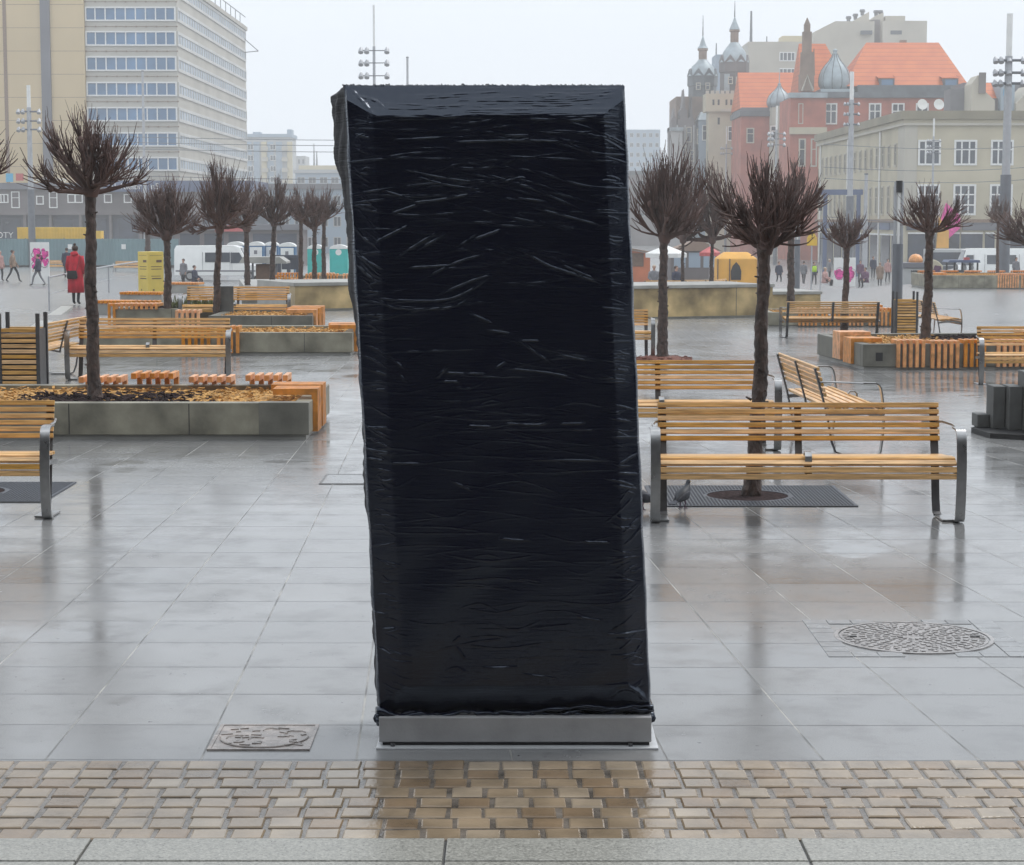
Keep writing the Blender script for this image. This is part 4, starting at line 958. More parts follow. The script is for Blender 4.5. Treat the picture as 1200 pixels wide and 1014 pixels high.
    ring = [(hz0, .235, .175), ((hz0 + 1.0) / 2, .225, .165), (1.0, .20, .14), (1.2, .20, .138), (1.34, .205, .132), (1.42, .165, .11), (1.475, .085, .085)]
    if sit: ring = [(z + dz if z > 1.0 - .01 else z + dz * .9, a, d_) for z, a, d_ in ring]
    n = 16; rr = random.Random(len(label)); ph = rr.uniform(0, 6)
    c.loft([[((a * bulk + .008 * math.sin(3 * th + z * 9 + ph)) * math.cos(th) * k, (.005 + (d_ * bulk + .008 * math.sin(5 * th + z * 11)) * math.sin(th)) * k, z * k) for th in [2 * PI * i / n for i in range(n)]] for z, a, d_ in ring])
    for ap in arm_pts:
        w0 = ap[2] + (ap[1] - ap[2]) * .05
        c.tube([ap[0] + Vector((0, 0, .01)), ap[0].lerp(ap[1], .5), ap[1], ap[1].lerp(w0, .5), w0], [.075 * k * bulk, .072 * k * bulk, .062 * k * bulk, .056 * k * bulk, .048 * k * bulk], 9)
    if hood: c.ball((0, .085 * k, (1.49 + dz) * k), (.125 * k, .085 * k, .075 * k), 12)
    c.build('coat', M[coat], t, smooth='all')
    if coat2:
        q = MB(); q.loft([[((a * bulk + .016) * math.cos(th) * k, (d_ * bulk + .016) * math.sin(th) * k, z * k) for th in [2 * PI * i / n for i in range(n)]] for z, a, d_ in ((1.0, .20, .14), (1.2, .2, .14), (1.36, .2, .13), (1.43, .15, .105))]); q.build('vest', M[coat2], t, smooth='all')
    h = MB(); hh = (1.655 + dz) * k
    h.loft([[((r_ * .092) * math.cos(th) * k, (.012 + r_ * .105 * math.sin(th) * (1 if math.sin(th) > 0 else .78)) * k, hh + z * k + (.03 * k * max(0, -math.sin(th)) if z < .02 else 0)) for th in [2 * PI * i / 14 for i in range(14)]] for z, r_ in ((-.075, .80), (-.03, .98), (.01, 1.0), (.045, .88), (.072, .55), (.082, .1))])
    if bun: h.ball((0, .04 * k, hh + .105 * k), .042 * k, 9)
    h.build('hair', M[hair], t, smooth='all')
    return t
W0 = at(90, 55)
person(W0, R(172), 'woman seen from behind in a long red hooded coat with her hair in a bun', 1.58, 'redcoat', 'trousers', 'hair', .36, .10, bulk=1.06, bun=True, hood=True, gloves=False)
# her shoulder bag (held: a thing of its own)
bgt = thing('shoulder_bag', 'black shoulder bag hanging at the back of the woman in red', 'bag', (W0.x - .05, W0.y - .2, W0.z), 0)
b = MB(); b.prism([(-.13, .70), (.13, .70), (.145, .76), (.12, .92), (-.12, .92), (-.145, .76)], 'y', -.055, .035); b.build('pouch', M['shoe'], bgt, bevel=.025)
b = MB(); b.prism([(-.12, .83), (.12, .83), (.12, .925), (-.12, .925)], 'y', -.062, -.056); b.build('flap', M['ink'], bgt, bevel=.002)
b = MB(); b.tube([(.11, -.01, .91), (.17, .0, 1.10), (.20, .05, 1.26), (.19, .13, 1.372), (.16, .20, 1.385)], .011, 6, flat=.5); b.build('strap', M['shoe'], bgt)
person(at(17, 110), R(90), 'man in a brown jacket and dark trousers striding to the right at the left edge', 1.72, 'tan', 'trousers', 'hair', .82, .5)
person(at(46, 104), R(-90), 'person in dark navy walking in front of the left pink poster', 1.6, 'navy', 'greycloth', 'hair', .80, .5)
person(at(2, 112), R(60), 'person in a pale pinkish jacket cut by the left edge of the picture', 1.65, 'pinkcloth', 'trousers', 'fairhair', .7, .1)
person(at(80, 118), R(200), 'dark dressed person standing just left of the woman in red, farther away', 1.75, 'navy', 'trousers', 'hair', .7, .15)
person(at(216, 118), R(-30), 'person in a grey jacket standing at the back of the left white van', 1.62, 'greycloth', 'trousers', 'hair', .72, .1)
person(at(229, 114), R(70), 'person in dark clothes crouching on a seat beside the left white van', 1.72, 'navy', 'trousers', 'hair', .6, sit=True)
RP = [(912, 148, 20, 'person in dark blue standing left of the warning sign', dict(coat='navy', stride=.3)),
      (941, 150, 160, 'person in a dark grey jacket right behind the warning sign pole', dict(coat='greycloth', stride=.35)),
      (953, 147, 30, 'worker in a yellow high visibility vest beside the warning sign', dict(coat='navy', coat2='hivis', stride=.2)),
      (966, 140, 60, 'fair haired person in a dusty pink coat sitting left of the right poster', dict(coat='pinkcloth', hair='fairhair', sit=True, H=2.0, bulk=1.15)),
      (1007, 152, 0, 'person in plum red standing just behind the right pink poster', dict(coat='purple', stride=.2)),
      (1013, 142, -50, 'person in a plum coat sitting right of the right pink poster', dict(coat='purple', sit=True, H=1.95, bulk=1.1)),
      (1022, 165, 10, 'person in black standing in the shop doorway behind the right pink poster', dict(coat='navy', H=1.8)),
      (1030, 146, 170, 'person in a brownish hooded coat, just left of the tall lamp post', dict(coat='tan', hair='tan', hem=.5, H=1.68)),
      (1039, 155, 20, 'person in a pale pink jacket and dark trousers next to the tall lamp post', dict(coat='pinkcloth', H=1.75, stride=.15)),
      (971, 158, 100, 'person in a pale grey jacket behind the seated fair haired person', dict(coat='greycloth', hair='fairhair', H=1.7)),
      (932, 160, 40, 'person in black walking between the two globe trees by the warning sign', dict(coat='navy', H=1.7, stride=.3)),
      (1189, 118, 20, 'thin person in grey standing at the tail of the right white van', dict(coat='greycloth', H=1.5, hem=.8)),
      (1057, 128, 90, 'person in dark clothes directly behind the tall lamp post', dict(coat='navy', H=1.75)),
      (792, 104, 40, 'person in dark blue sitting under the white parasol', dict(coat='navy', sit=True, H=1.9)),
      (766, 106, 0, 'person with fair hair sitting left of the white parasol pole', dict(coat='greycloth', hair='fairhair', sit=True, H=1.9))]
for px, Y, a, lab, kw in RP: person(at(px, Y), R(a), lab, **kw)

# ================================================================== LEFT MIDDLE GROUND
def rail():
    pts = [(57, 325, 52), (127, 312, 66), (196, 301.5, 78)]
    tops = [P(*p) for p in pts]; t = thing('handrail', 'thin grey handrail on slim posts sloping up behind the woman in red', 'handrail', (tops[0].x, tops[0].y, 0)); o0 = Vector((tops[0].x, tops[0].y, 0))
    for q in tops[:2]:
        b = MB(); b.cyl((q.x - o0.x, q.y - o0.y, terrain(q.x, q.y) - .05), (q.x - o0.x, q.y - o0.y, q.z), .024, n=8); b.build('post', M['palepole'], t)
    b = MB(); b.tube([q - o0 for q in tops] + [tops[2] - o0 + Vector((0, 0, -.8))], .024, 8); b.build('rail', M['palepole'], t)
    b = MB(); b.tube([q - o0 - Vector((0, 0, .42)) for q in tops], .008, 6); b.build('lower_wire', M['palepole'], t)
rail()
qa, qb = at(46, 38), at(86, 53)
b = MB(); L = (qb - qa).length; b.box(0, L, 0, .3, -.3, .22); o = b.build('kerb_wall', M['paleconc'], loc=(qa.x, qa.y, min(qa.z, qb.z) + .0), bevel=.01); o.rotation_euler = (0, -math.atan2(qb.z - qa.z, L), math.atan2(qb.y - qa.y, qb.x - qa.x)); tag(o, 'low pale concrete kerb wall at the feet of the woman in red', 'wall')
def cabinet():
    c = at(178, 60); zt = P(178, 295, 60).z; z0 = P(178, 343, 60).z; h = zt - z0; c.z = z0
    t = thing('yellow_cabinet', 'tall pale yellow cabinet standing on a corner with dark printed lines', 'cabinet', c, R(42)); s = .27
    b = MB(); b.box(-s, s, -s, s, -.3, h); b.build('body', M['paleyellow'], t, bevel=.012)
    for rz in (0, -90):
        i = MB()
        for z0_, z1_, x0, x1 in ((.74, .80, .02, .20), (.63, .645, -.16, .20), (.57, .585, -.16, .19), (.40, .412, -.16, .16), (.335, .36, -.14, .18)):
            i.box(x0, x1, -s - .004, -s + .004, z0_ * h, z1_ * h)
        i.box(-.2, .2, -s - .004, -s + .003, .905 * h, .912 * h); i.box(-.11, -.06, -s - .005, -s + .003, .05 * h, .09 * h)
        o = i.build('printed_lines', M['brown'], t); o.rotation_euler = (0, 0, R(rz))
cabinet()
def poster(px0, px1, py0, py1, Y, label, seed):
    a, b_ = P(px0, py1, Y), P(px1, py0, Y); w_ = b_.x - a.x; h = b_.z - a.z
    t = thing('poster_board', label, 'poster', (a.x, a.y, a.z))
    b = MB(); b.box(0, w_, 0, .08, -.3, h); b.build('board', M['white'], t)
    rr = random.Random(seed); d = MB(); lines = MB()
    for cx, cy, s in ((.3, .68, .30), (.72, .66, .28), (.3, .42, .28), (.74, .42, .30), (.5, .55, .2)) if seed == 1 else ((.27, .45, .30), (.74, .45, .30), (.27, .36, .26), (.74, .36, .26)):
        for i in range(9):
            ang = rr.uniform(0, 6.28); r_ = s * rr.uniform(.2, .85); x, y = cx + r_ * math.cos(ang) * .9, cy + r_ * math.sin(ang) * w_ / h
            n = 7; rad = rr.uniform(.07, .15) * w_
            d.prism([(min(max(x * w_ + rad * math.cos(q) * rr.uniform(.7, 1.2), .02), w_ - .02), y * h + rad * math.sin(q)) for q in [2 * PI * k / n for k in range(n)]], 'y', -.006 - .0004 * i, .002)
        lines.tube([(cx * w_ + s * .9 * w_ * math.cos(q) * (.8 + .2 * math.sin(4 * q)), -.012, cy * h + s * .8 * w_ * math.sin(q)) for q in [i * .33 for i in range(20)]], .012, 4)
    d.build('pink_print', M['pink'], t); lines.build('outline_print', M['purple'], t)
poster(36, 57, 284, 326, 106, 'white poster board with pink flower like shapes behind the walking person in navy', 1)
poster(977, 1003, 302, 334.5, 145, 'white poster board with two pink face like shapes behind the small globe tree', 2)
def fence():
    Y = 165; a, b_ = P(-60, 312, Y), P(212, 312, Y); zt = P(0, 280, Y).z; t = thing('sheet_fence', 'grey green corrugated sheet fence around the building site on the left', 'fence', (a.x, Y, a.z))
    b = MB(); L = b_.x - a.x; n = int(L / .14); h = zt - a.z
    pr = [(i * .14, (.0 if i % 2 else .035)) for i in range(n)]
    b.add([(x, y, .08) for x, y in pr] + [(x, y, h) for x, y in pr] + [(x, y + .02, .08) for x, y in pr] + [(x, y + .02, h) for x, y in pr],
          [(i, i + 1, n + i + 1, n + i) for i in range(n - 1)] + [(2 * n + i, 3 * n + i, 3 * n + i + 1, 2 * n + i + 1) for i in range(n - 1)] + [(n + i, n + i + 1, 3 * n + i + 1, 3 * n + i) for i in range(n - 1)])
    b.build('sheets', M['cyanfence'], t)
    f = MB(); f.box(0, L, -.1, .3, -.4, .07); f.build('footing', M['ink'], t)
    for x in (9.6, 13.9): 
        s = MB(); s.box(x, x + .35, -.03, -.004, h * .62, h * .8); s.build('notice', M['white'], t)
    for i in range(7):
        p = MB(); p.box(i * L / 6.05, i * L / 6.05 + .08, .06, .14, 0, h + .05); p.build('post', M['pole'], t)
fence()
def container():
    Y = 172; a, b_ = P(20, 266.5, Y), P(103, 266.5, Y); z0 = terrain(a.x, Y); t = thing('site_container', 'long yellow site container behind the grey green fence', 'container', (a.x, Y, z0)); w_ = b_.x - a.x; h = a.z - z0
    b = MB(); b.box(0, w_, 0, 2.4, 0, h); b.build('body', M['yellow'], t)
    r_ = MB(); [r_.box(i * w_ / 24 + .05, i * w_ / 24 + .12, -.05, .02, .1, h - .12) for i in range(24)]; r_.build('ribs', M['yellow'], t)
    s = MB(); s.box(w_ + .3, w_ + 1.0, .4, 1.6, 0, h - .3); s.box(w_ + .3, w_ + 1.9, .4, 1.6, 0, h - 1.25); s.build('step', M['yellow'], t)
container()
for px, lab in ((68, 'far wooden bench before the grey green fence, left of the woman in red'), (152, 'far wooden bench before the grey green fence, left of the yellow cabinet')):
    put_bench(0, 0, lab, 0, at(px, 152))
def van(px0, px1, py_top, Y, label, facing, name='white_van', L=None, hh=None):
    """facing +1: front points right"""
    a = at((px0 + px1) / 2, Y); L = L or (px1 - px0) / FPX * Y; zt = P(px0, py_top, Y).z; h = zt - a.z
    t = thing(name, label, 'van', (a.x, a.y, a.z), 0 if facing > 0 else PI)
    prof = [(-L / 2, .38), (L / 2 - .15, .34), (L / 2, .55), (L / 2 - .02, .95), (L / 2 - .95, 1.12), (L / 2 - 1.55, h - .12), (L / 2 - 1.95, h), (-L / 2 + .15, h - .02), (-L / 2 + .02, h - .25), (-L / 2, 1.2)]
    W_ = .98; secs = [(-W_, .0), (-W_ * .97, 1)]
    b = MB(); n = len(prof)
    def sc(y): return [(x, y, z) for x, z in prof]
    tap = lambda z: 1 - .10 * max(0, (z - 1.0) / (h - 1.0)) ** 1.5
    ringL = [(x, -W_ * tap(z), z) for x, z in prof]; ringR = [(x, W_ * tap(z), z) for x, z in prof]; ins = lambda r_, q: [(x * .985, y * q, z * .992 + .008) for x, y, z in r_]
    b.loft([ins(ringL, 1.02), ringL, ringR, ins(ringR, 1.02)]); b.build('body', M['whitegloss'], t, smooth=True, bevel=.05)
    for s in (-1, 1):
        def pane(x0, x1, z0, z1, sl=0, nm='side_window'):
            g = MB(); y = lambda z: s * (W_ * tap(z) * 1.02 + .012)
            g.loft([[(x0, y(z0), z0), (x1, y(z0), z0), (x1 - sl, y(z1), z1), (x0, y(z1), z1)], [(x0, y(z0) - s * .05, z0), (x1, y(z0) - s * .05, z0), (x1 - sl, y(z1) - s * .05, z1), (x0, y(z1) - s * .05, z1)]]); g.build(nm, M['glass'], t)
        pane(-L * .15, L * .13, h * .53, h * .80); pane(L / 2 - 2.15, L / 2 - 1.15, h * .50, h * .80, .42, 'cab_window')
        d = MB(); yy = s * (W_ + .012)
        for x in (-L * .18, L * .15, L / 2 - 2.2): d.box(x, x + .02, min(yy, yy - s * .04), max(yy, yy - s * .04), .45, h * .82)
        d.build('door_seam', M['greyband'], t)
        d = MB(); d.box(-L / 2 + .1, L / 2 - .5, min(yy + s * .01, yy - s * .05), max(yy + s * .01, yy - s * .05), .62, .72); d.build('rub_strip', M['greyband'], t)
        for x in (-L / 2 + 1.05, L / 2 - .95):
            wt = MB(); wt.lathe([(.2, -.11), (.33, -.10), (.34, 0), (.33, .10), (.2, .11)], n=20); o = wt.build('wheel', M['black'], t, smooth=True, loc=(x, s * (W_ - .08), .34)); o.rotation_euler = (PI / 2, 0, 0)
            rm = MB(); rm.lathe([(.02, -.115), (.2, -.115), (.2, .115), (.02, .115)], n=14); rm.build('rim', M['steel'], o)
        hl = MB(); hl.obox((L / 2 - .06, s * .72, .86), (.12, .32, .22)); hl.build('headlight', M['glass'], t, bevel=.03)
    g = MB(); g.loft([[(L / 2 - 1.0 + .03, y, 1.14) for y in (-.82, .82)] + [(L / 2 - 1.0 - .03, y, 1.12) for y in (.82, -.82)], [(L / 2 - 1.52 + .035, y, h - .16) for y in (-.72, .72)] + [(L / 2 - 1.52 - .03, y, h - .18) for y in (.72, -.72)]]); g.build('windscreen', M['glass'], t)
    return t
van(208, 311, 287.5, 138, 'white panel van with one dark side window parked behind the left globe trees', 1)
van(1107, 1228, 291, 178, 'white high roofed van parked at the right behind the thick grey mast', -1)
def toilet(px0, px1, py, Y, m1, label, h=2.35):
    a = at((px0 + px1) / 2, Y); zt = P(px0, py, Y).z; w_ = (px1 - px0) / FPX * Y; a.z = zt - h - .0
    t = thing('portable_toilet', label, 'portable toilet', (a.x, a.y, a.z), 0, 'portable toilets in a row')
    b = MB(); b.box(-w_ / 2, w_ / 2, 0, w_, -.4, h - .32); b.build('cabin', M[m1], t, bevel=.04)
    r_ = MB(); n = 9; pr = [(w_ / 2 * 1.03 * math.cos(PI * i / n), h - .33 + .31 * math.sin(PI * i / n)) for i in range(n + 1)]; r_.prism(pr, 'y', -.04, w_ + .04); r_.build('roof', M['white'], t, bevel=.02)
    d = MB(); d.box(-w_ / 2 + .12, w_ / 2 - .12, -.035, .01, .1, h - .42); d.build('door', M['white' if m1 == 'bluep' else m1], t, bevel=.02)
    s = MB(); s.box(-.14, .10, -.045, -.03, h * .60, h * .72) if m1 == 'bluep' else s.lathe([(.02, -.01), (.22, -.01), (.22, .01), (.02, .01)], (0, 0, 0), 12)
    o = s.build('emblem', M['greyband' if m1 == 'bluep' else 'canvas'], t)
    if m1 != 'bluep': o.rotation_euler = (PI / 2, 0, 0); o.location = (0, -.05, h * .76)
    return t
toilet(267, 287, 283, 158, 'bluep', 'white topped portable toilet rising behind the left white van')
toilet(292, 310, 283, 152, 'bluep', 'blue and white portable toilet just right of the white van, leftmost of three')
toilet(311, 327, 283, 153, 'bluep', 'blue and white portable toilet in the middle of the three')
toilet(328, 347, 284, 150, 'bluep', 'blue and white portable toilet, rightmost of the three')
toilet(361, 380, 286.5, 148, 'teal', 'teal portable toilet between the thin far trunks')
toilet(387, 408, 286.5, 146, 'teal', 'teal portable toilet nearest to the left edge of the kiosk')
def stall():
    c = at(312, 76); z0 = P(312, 340, 76).z; t = thing('small_stall', 'small brown stall with a grey overhanging roof right of the white van', 'stall', (c.x, c.y, z0))
    b = MB(); b.box(-.36, .30, 0, .8, 0, .95); b.build('body', M['brown'], t)
    r_ = MB(); r_.prism([(-.95, 1.0), (-.80, 1.22), (.55, 1.22), (.80, 1.05), (.80, .98)], 'y', -.3, 1.1); r_.build('roof', M['paleconc'], t)
    for x in (-.5, .38): p = MB(); p.box(x, x + .07, -.1, -.03, 0, 1.0); p.build('post', M['pole'], t)
stall()
def barrier():
    c = at(338, 100); z0 = P(345, 328, 100).z; t = thing('dark_barrier', 'dark blue grey barrier frame in front of the rightmost blue and white toilet', 'barrier', (c.x, c.y, z0))
    for x in (-.5, -.05, .40): b = MB(); b.box(x, x + .16, 0, .3, 0, 1.05); b.build('upright', M['darkshop'], t)
    b = MB(); b.box(-.6, .62, -.05, .36, 1.05, 1.2); b.build('top_board', M['darkshop'], t); b = MB(); b.box(-.3, .4, .05, .25, .5, 1.05); b.build('panel', M['darkshop'], t)
barrier()
def low_shed():
    Y = 178; a, b_ = P(204, 263, Y), P(352, 263, Y); z0 = terrain(a.x, Y); h = a.z - z0
    t = thing('low_pavilion', 'long low grey pavilion behind the white van and the toilets', 'building', (a.x, Y, z0)); w_ = b_.x - a.x
    b = MB(); b.box(0, w_, 0, 6, -.5, h - .5); b.build('wall', M['podium'], t); r_ = MB(); r_.box(-.3, w_ + .3, -.5, 6.3, h - .495, h); r_.build('roof', M['greyband'], t)
    s = MB(); s.box(3.6, 6.2, -.58, -.5, h - .62, h - .1); s.build('red_sign', M['redsign'], t)
    for i in range(5): g = MB(); g.box(.5 + i * 2.1, 2.2 + i * 2.1, -.03, .02, .6, h - .8); g.build('window', M['darkshop'], t)
    for x in (9.0, ): g = MB(); g.tube([(x + math.cos(q) * .55, 0, h + .5 + math.sin(q) * .45) for q in [PI * i / 8 for i in range(9)]], .08, 6); g.build('roof_hoop', M['white'], t)
low_shed()
# ================================================================== RIGHT MIDDLE GROUND
def hut():
    Y = 125; a, b_ = P(690, 288, Y), P(762, 292, Y); z0 = terrain(a.x, Y); t = thing('orange_hut', 'orange red wooden market hut at the right edge of the kiosk', 'hut', (a.x, Y, z0)); w_ = b_.x - a.x; h0, h1 = a.z - z0 + .3, b_.z - z0 - .2
    b = MB(); b.prism([(0, -.4), (w_, -.4), (w_, h1 - .1), (0, h0 - .1)], 'y', 0, 3); b.build('wall', M['orangehut'], t)
    r_ = MB(); r_.prism([(-.2, h0 - .09), (w_ + .25, h1 - .11), (w_ + .25, h1), (-.2, h0 + .03)], 'y', -.3, 3.2); r_.build('roof', M['brownbrick'], t)
    g = MB(); g.box(w_ - 1.5, w_ - .4, -.04, .02, .9, 1.7); g.build('hatch', M['brown'], t)
hut()
def parasol(px, apex_py, rim_py, half_px, Y, m, label, n=6):
    c = at(px, Y); za = P(px, apex_py, Y).z - c.z; zr = P(px, rim_py, Y).z - c.z; r_ = half_px / FPX * Y
    t = thing('parasol', label, 'parasol', c); p = MB(); p.cyl((0, 0, 0), (0, 0, za + .12), .04, n=8); p.build('pole', M['palepole'], t)
    k = MB(); k.loft([[(r_ * 1.0 * math.cos(2 * PI * i / n), r_ * math.sin(2 * PI * i / n), zr - .22) for i in range(n)], [(r_ * 1.01 * math.cos(2 * PI * i / n), r_ * 1.01 * math.sin(2 * PI * i / n), zr) for i in range(n)], [(.03 * math.cos(2 * PI * i / n), .03 * math.sin(2 * PI * i / n), za) for i in range(n)]], False); k.build('canopy', M[m], t)
    f = MB(); f.lathe([(.35, 0), (.35, .08), (.05, .1)], n=12); f.build('base', M['concrete_dark'], t)
parasol(780, 287.5, 297, 24, 108, 'canvas', 'white canvas parasol beyond the stone wall right of the kiosk')
parasol(831, 289, 296, 12, 126, 'redsign', 'small faded red parasol left of the amber tent')
def tent():
    Y = 118; a, b_ = P(841, 329, Y), P(888, 296, Y); z0 = terrain(a.x, Y); w_ = b_.x - a.x; h = b_.z - z0; t = thing('market_tent', 'amber canvas market tent with a pointed dark doorway', 'tent', (a.x, Y, z0))
    b = MB(); b.loft([[(0, 0, -.2), (w_, 0, -.2), (w_, w_, -.2), (0, w_, -.2)], [(.02, .02, h * .80), (w_ - .02, .02, h * .80), (w_ - .02, w_ - .02, h * .80), (.02, w_ - .02, h * .80)], [(.5, .5, h), (w_ - .5, .5, h), (w_ - .5, w_ - .5, h), (.5, w_ - .5, h)]]); b.build('canvas', M['orangetent'], t, bevel=.05)
    d = MB(); cx = w_ * .46; d.prism([(cx - .28, .25), (cx + .28, .25), (cx + .3, .75), (cx + .2, 1.05), (cx, 1.28), (cx - .2, 1.05), (cx - .3, .75)], 'y', -.03, .03); d.build('doorway', M['ink'], t)
    for x in (0, w_ * .30, w_): p = MB(); p.box(x - .03, x + .03, -.04, .0, 0, h * .8); p.build('seam_post', M['brown'], t)
tent()
def grey_booth():
    Y = 132; a, b_ = P(786, 316, Y), P(842, 281, Y); z0 = terrain(a.x, Y); w_ = b_.x - a.x; h = b_.z - z0; t = thing('grey_booth', 'grey glazed booth with a dull red roof behind the white parasol', 'booth', (a.x, Y, z0))
    b = MB(); b.box(0, w_, 0, 3, -.3, h * .72); b.build('wall', M['podium'], t); r_ = MB(); r_.prism([(-.2, h * .722), (w_ + .2, h * .722), (w_ * .6, h * 1.0)], 'y', -.2, 3.2); r_.build('roof', M['brownbrick'], t)
    for i in range(3): g = MB(); g.box(.2 + i * .95, .95 + i * .95, -.03, .02, .8, h * .68); g.build('window', M['bluewall'], t)
grey_booth()
def warning():
    Y = 100; c = at(950, Y); t = thing('warning_sign', 'yellow warning triangle with exclamation mark over a yellow plate on a thin pole', 'sign', c); k = Y / FPX; zz = lambda py: P(950, py, Y).z - c.z
    p = MB(); p.cyl((0, .04, -.1), (0, .04, zz(272)), .035, n=8); p.build('pole', M['palepole'], t)
    b = MB(); b.prism([(-6.4 * k, zz(280)), (6.4 * k, zz(280)), (.0, zz(269))], 'y', -.03, .0); b.build('triangle', M['yellow'], t, bevel=.01)
    b = MB(); b.box(-6 * k, 6 * k, -.03, 0, zz(288), zz(280.4)); b.build('plate', M['yellow'], t, bevel=.01)
    b = MB(); b.prism([(-.035, zz(274)), (.035, zz(274)), (.02, zz(277.4)), (-.02, zz(277.4))], 'y', -.036, -.02); b.ball((0, -.032, zz(278.7)), (.03, .008, .03), 8)
    b.build('mark', M['ink'], t)
    q = MB(); q.cyl((.45, .1, -.1), (.45, .1, zz(300)), .02, n=6); q.build('marker_post', M['palepole'], t)
warning()
def twin_lamp(px, Y, top_py, split_py, label, w_=.13):
    c = at(px, Y); t = thing('street_lamp', label, 'street lamp', c, 0, 'twin column street lamps'); zs = P(px, split_py, Y).z - c.z; zt = P(px, top_py, Y).z - c.z
    b = MB(); b.tube([(0, 0, -.1), (0, 0, zs * .5), (0, 0, zs)], [w_, w_ * .98, w_ * .93], 14); b.build('post', M['pole'], t, smooth=True)
    for s in (-1, 1): b = MB(); b.cyl((s * w_ * .62, 0, zs), (s * w_ * .62, 0, zt - .02), w_ * .27, n=10); b.build('column', M['palepole'], t, smooth=True)
    b = MB(); b.cyl((0, 0, zs), (0, 0, zt - .25), w_ * .30, n=10); b.build('light_tube', M['white'], t)
    b = MB(); b.cyl((0, 0, zt - .25), (0, 0, zt), w_ * .62, n=14); b.build('cap', M['ink'], t)
twin_lamp(1050.5, 44.2, 212, 286, 'tall grey street lamp with pale twin columns and black cap beside the right litter bin', .118)
twin_lamp(933, 84, 240, 281, 'grey street lamp with pale twin columns left of the warning sign', .125)
def mast(px, Y, top_py, levels, arm_px, label, foot_py=None, r0=.16, upper_py=None, dark=False, heads=3):
    c = at(px, Y); t = thing('light_mast', label, 'light mast', c, 0, 'tall floodlight masts'); k = Y / FPX; z = lambda py: P(px, py, Y).z - c.z
    zu = z(upper_py) if upper_py else z(levels[-1] + 60)
    b = MB(); b.cyl((0, 0, -.3), (0, 0, zu), r0, r0 * .92, n=12); b.build('lower_pole', M['pole'], t, smooth=True)
    b = MB(); b.cyl((0, 0, zu), (0, 0, z(levels[0] - 5)), r0 * .72, r0 * .62, n=12); b.build('mid_pole', M['palepole'], t, smooth=True)
    b = MB(); b.cyl((0, 0, z(levels[0] - 5)), (0, 0, z(top_py)), r0 * .5, n=10); b.build('top_tube', M['white'], t, smooth=True)
    a = arm_px * k; hs = 5.0 * k * (arm_px / 16)
    for i, py in enumerate(levels):
        zz = z(py); b = MB(); b.tube([(-a, -.1, zz), (a, -.1, zz)], r0 * .25, 6); b.build('cross_arm', M['pole'], t)
        for x in ((-a, a, -a * .55) if heads == 3 else (-a, a, -a * .02, -a * .6)):
            h = MB(); h.tube([(x, -.1 + hs * .3, zz + hs * .75), (x, -.1 - hs * .1, zz + hs * .1), (x, -.1 - hs * .55, zz - hs * .55)], [hs * .28, hs * .62, hs * .66], 9); h.build('floodlight', M['palepole'], t, smooth=True)
    return t
mast(440.5, 190, 6, (59.5, 74, 89), 15, 'tall floodlight mast with three lamp levels rising behind the top left of the kiosk', r0=.2, upper_py=260)
mast(40, 165, 100, (131, 142, 152), 12, 'floodlight mast at the left in front of the beige blank tower wall', r0=.30, upper_py=222)
mast(907, 255, 124, (157, 163, 170), 9, 'floodlight mast in front of the small zinc onion dome', r0=.24, upper_py=220)
mast(993.5, 172, 84, (122, 134, 146), 8, 'pale floodlight mast in front of the brick house and beige office corner', r0=.34, upper_py=230)
mast(1089.5, 196, 139, (165, 172, 179), 7, 'floodlight mast in front of the first upper window of the beige office', r0=.16, upper_py=250)
mast(1174.5, 104, 16, (71, 85.5, 98), 16, 'thick floodlight mast with big lamps near the right edge, beside the right white van', r0=.30, upper_py=205, heads=4)
mast(849, 330, 148, (174, 180), 6, 'far floodlight mast in front of the castle like beige tower', r0=.2, upper_py=230)
for px, Y, tp, lab in ((479, 240, 68, 'thin pale pole showing above the middle of the kiosk top'), (172.5, 235, 84, 'thin pale pole in front of the window rows of the left tower'), (1012, 168, 205, 'slim grey pole left of the twin column lamp, by the tram portal')):
    c = at(px, Y); t = thing('slim_pole', lab, 'pole', c); zt = P(px, tp, Y).z - c.z; b = MB(); b.cyl((0, 0, -.3), (0, 0, zt * .55), .22, .2, n=10); b.build('lower_tube', M['palepole'], t, smooth=True); b = MB(); b.cyl((0, 0, zt * .55), (0, 0, zt), .15, .13, n=10); b.build('upper_tube', M['palepole'], t, smooth=True); b = MB(); b.cyl((0, 0, zt), (0, 0, zt + .12), .16, n=10); b.build('cap', M['pole'], t)
def portal():
    Y = 176; a, b_ = P(955, 225, Y), P(1011, 225, Y); z0 = terrain(a.x, Y); h = a.z - z0; w_ = b_.x - a.x; t = thing('tram_portal', 'blue grey steel portal frame over the tram stop before the beige office', 'portal frame', (a.x, Y, z0))
    for x in (.9, w_ - .35): b = MB(); b.box(x - .16, x + .16, -.16, .16, -.3, h - .26); b.build('leg', M['signblue'], t)
    b = MB(); b.box(0, w_, -.16, .16, h - .255, h + .2); b.build('beam', M['signblue'], t); s = MB(); s.tube([(.45, -.25, h - 1.6), (.45, -.25, h - 1.1)], .14, 8); s.build('signal_head', M['ink'], t); s = MB(); s.ball((.45, -.4, h - 1.25), .1, 8); s.build('red_lens', M['redsign'], t)
portal()
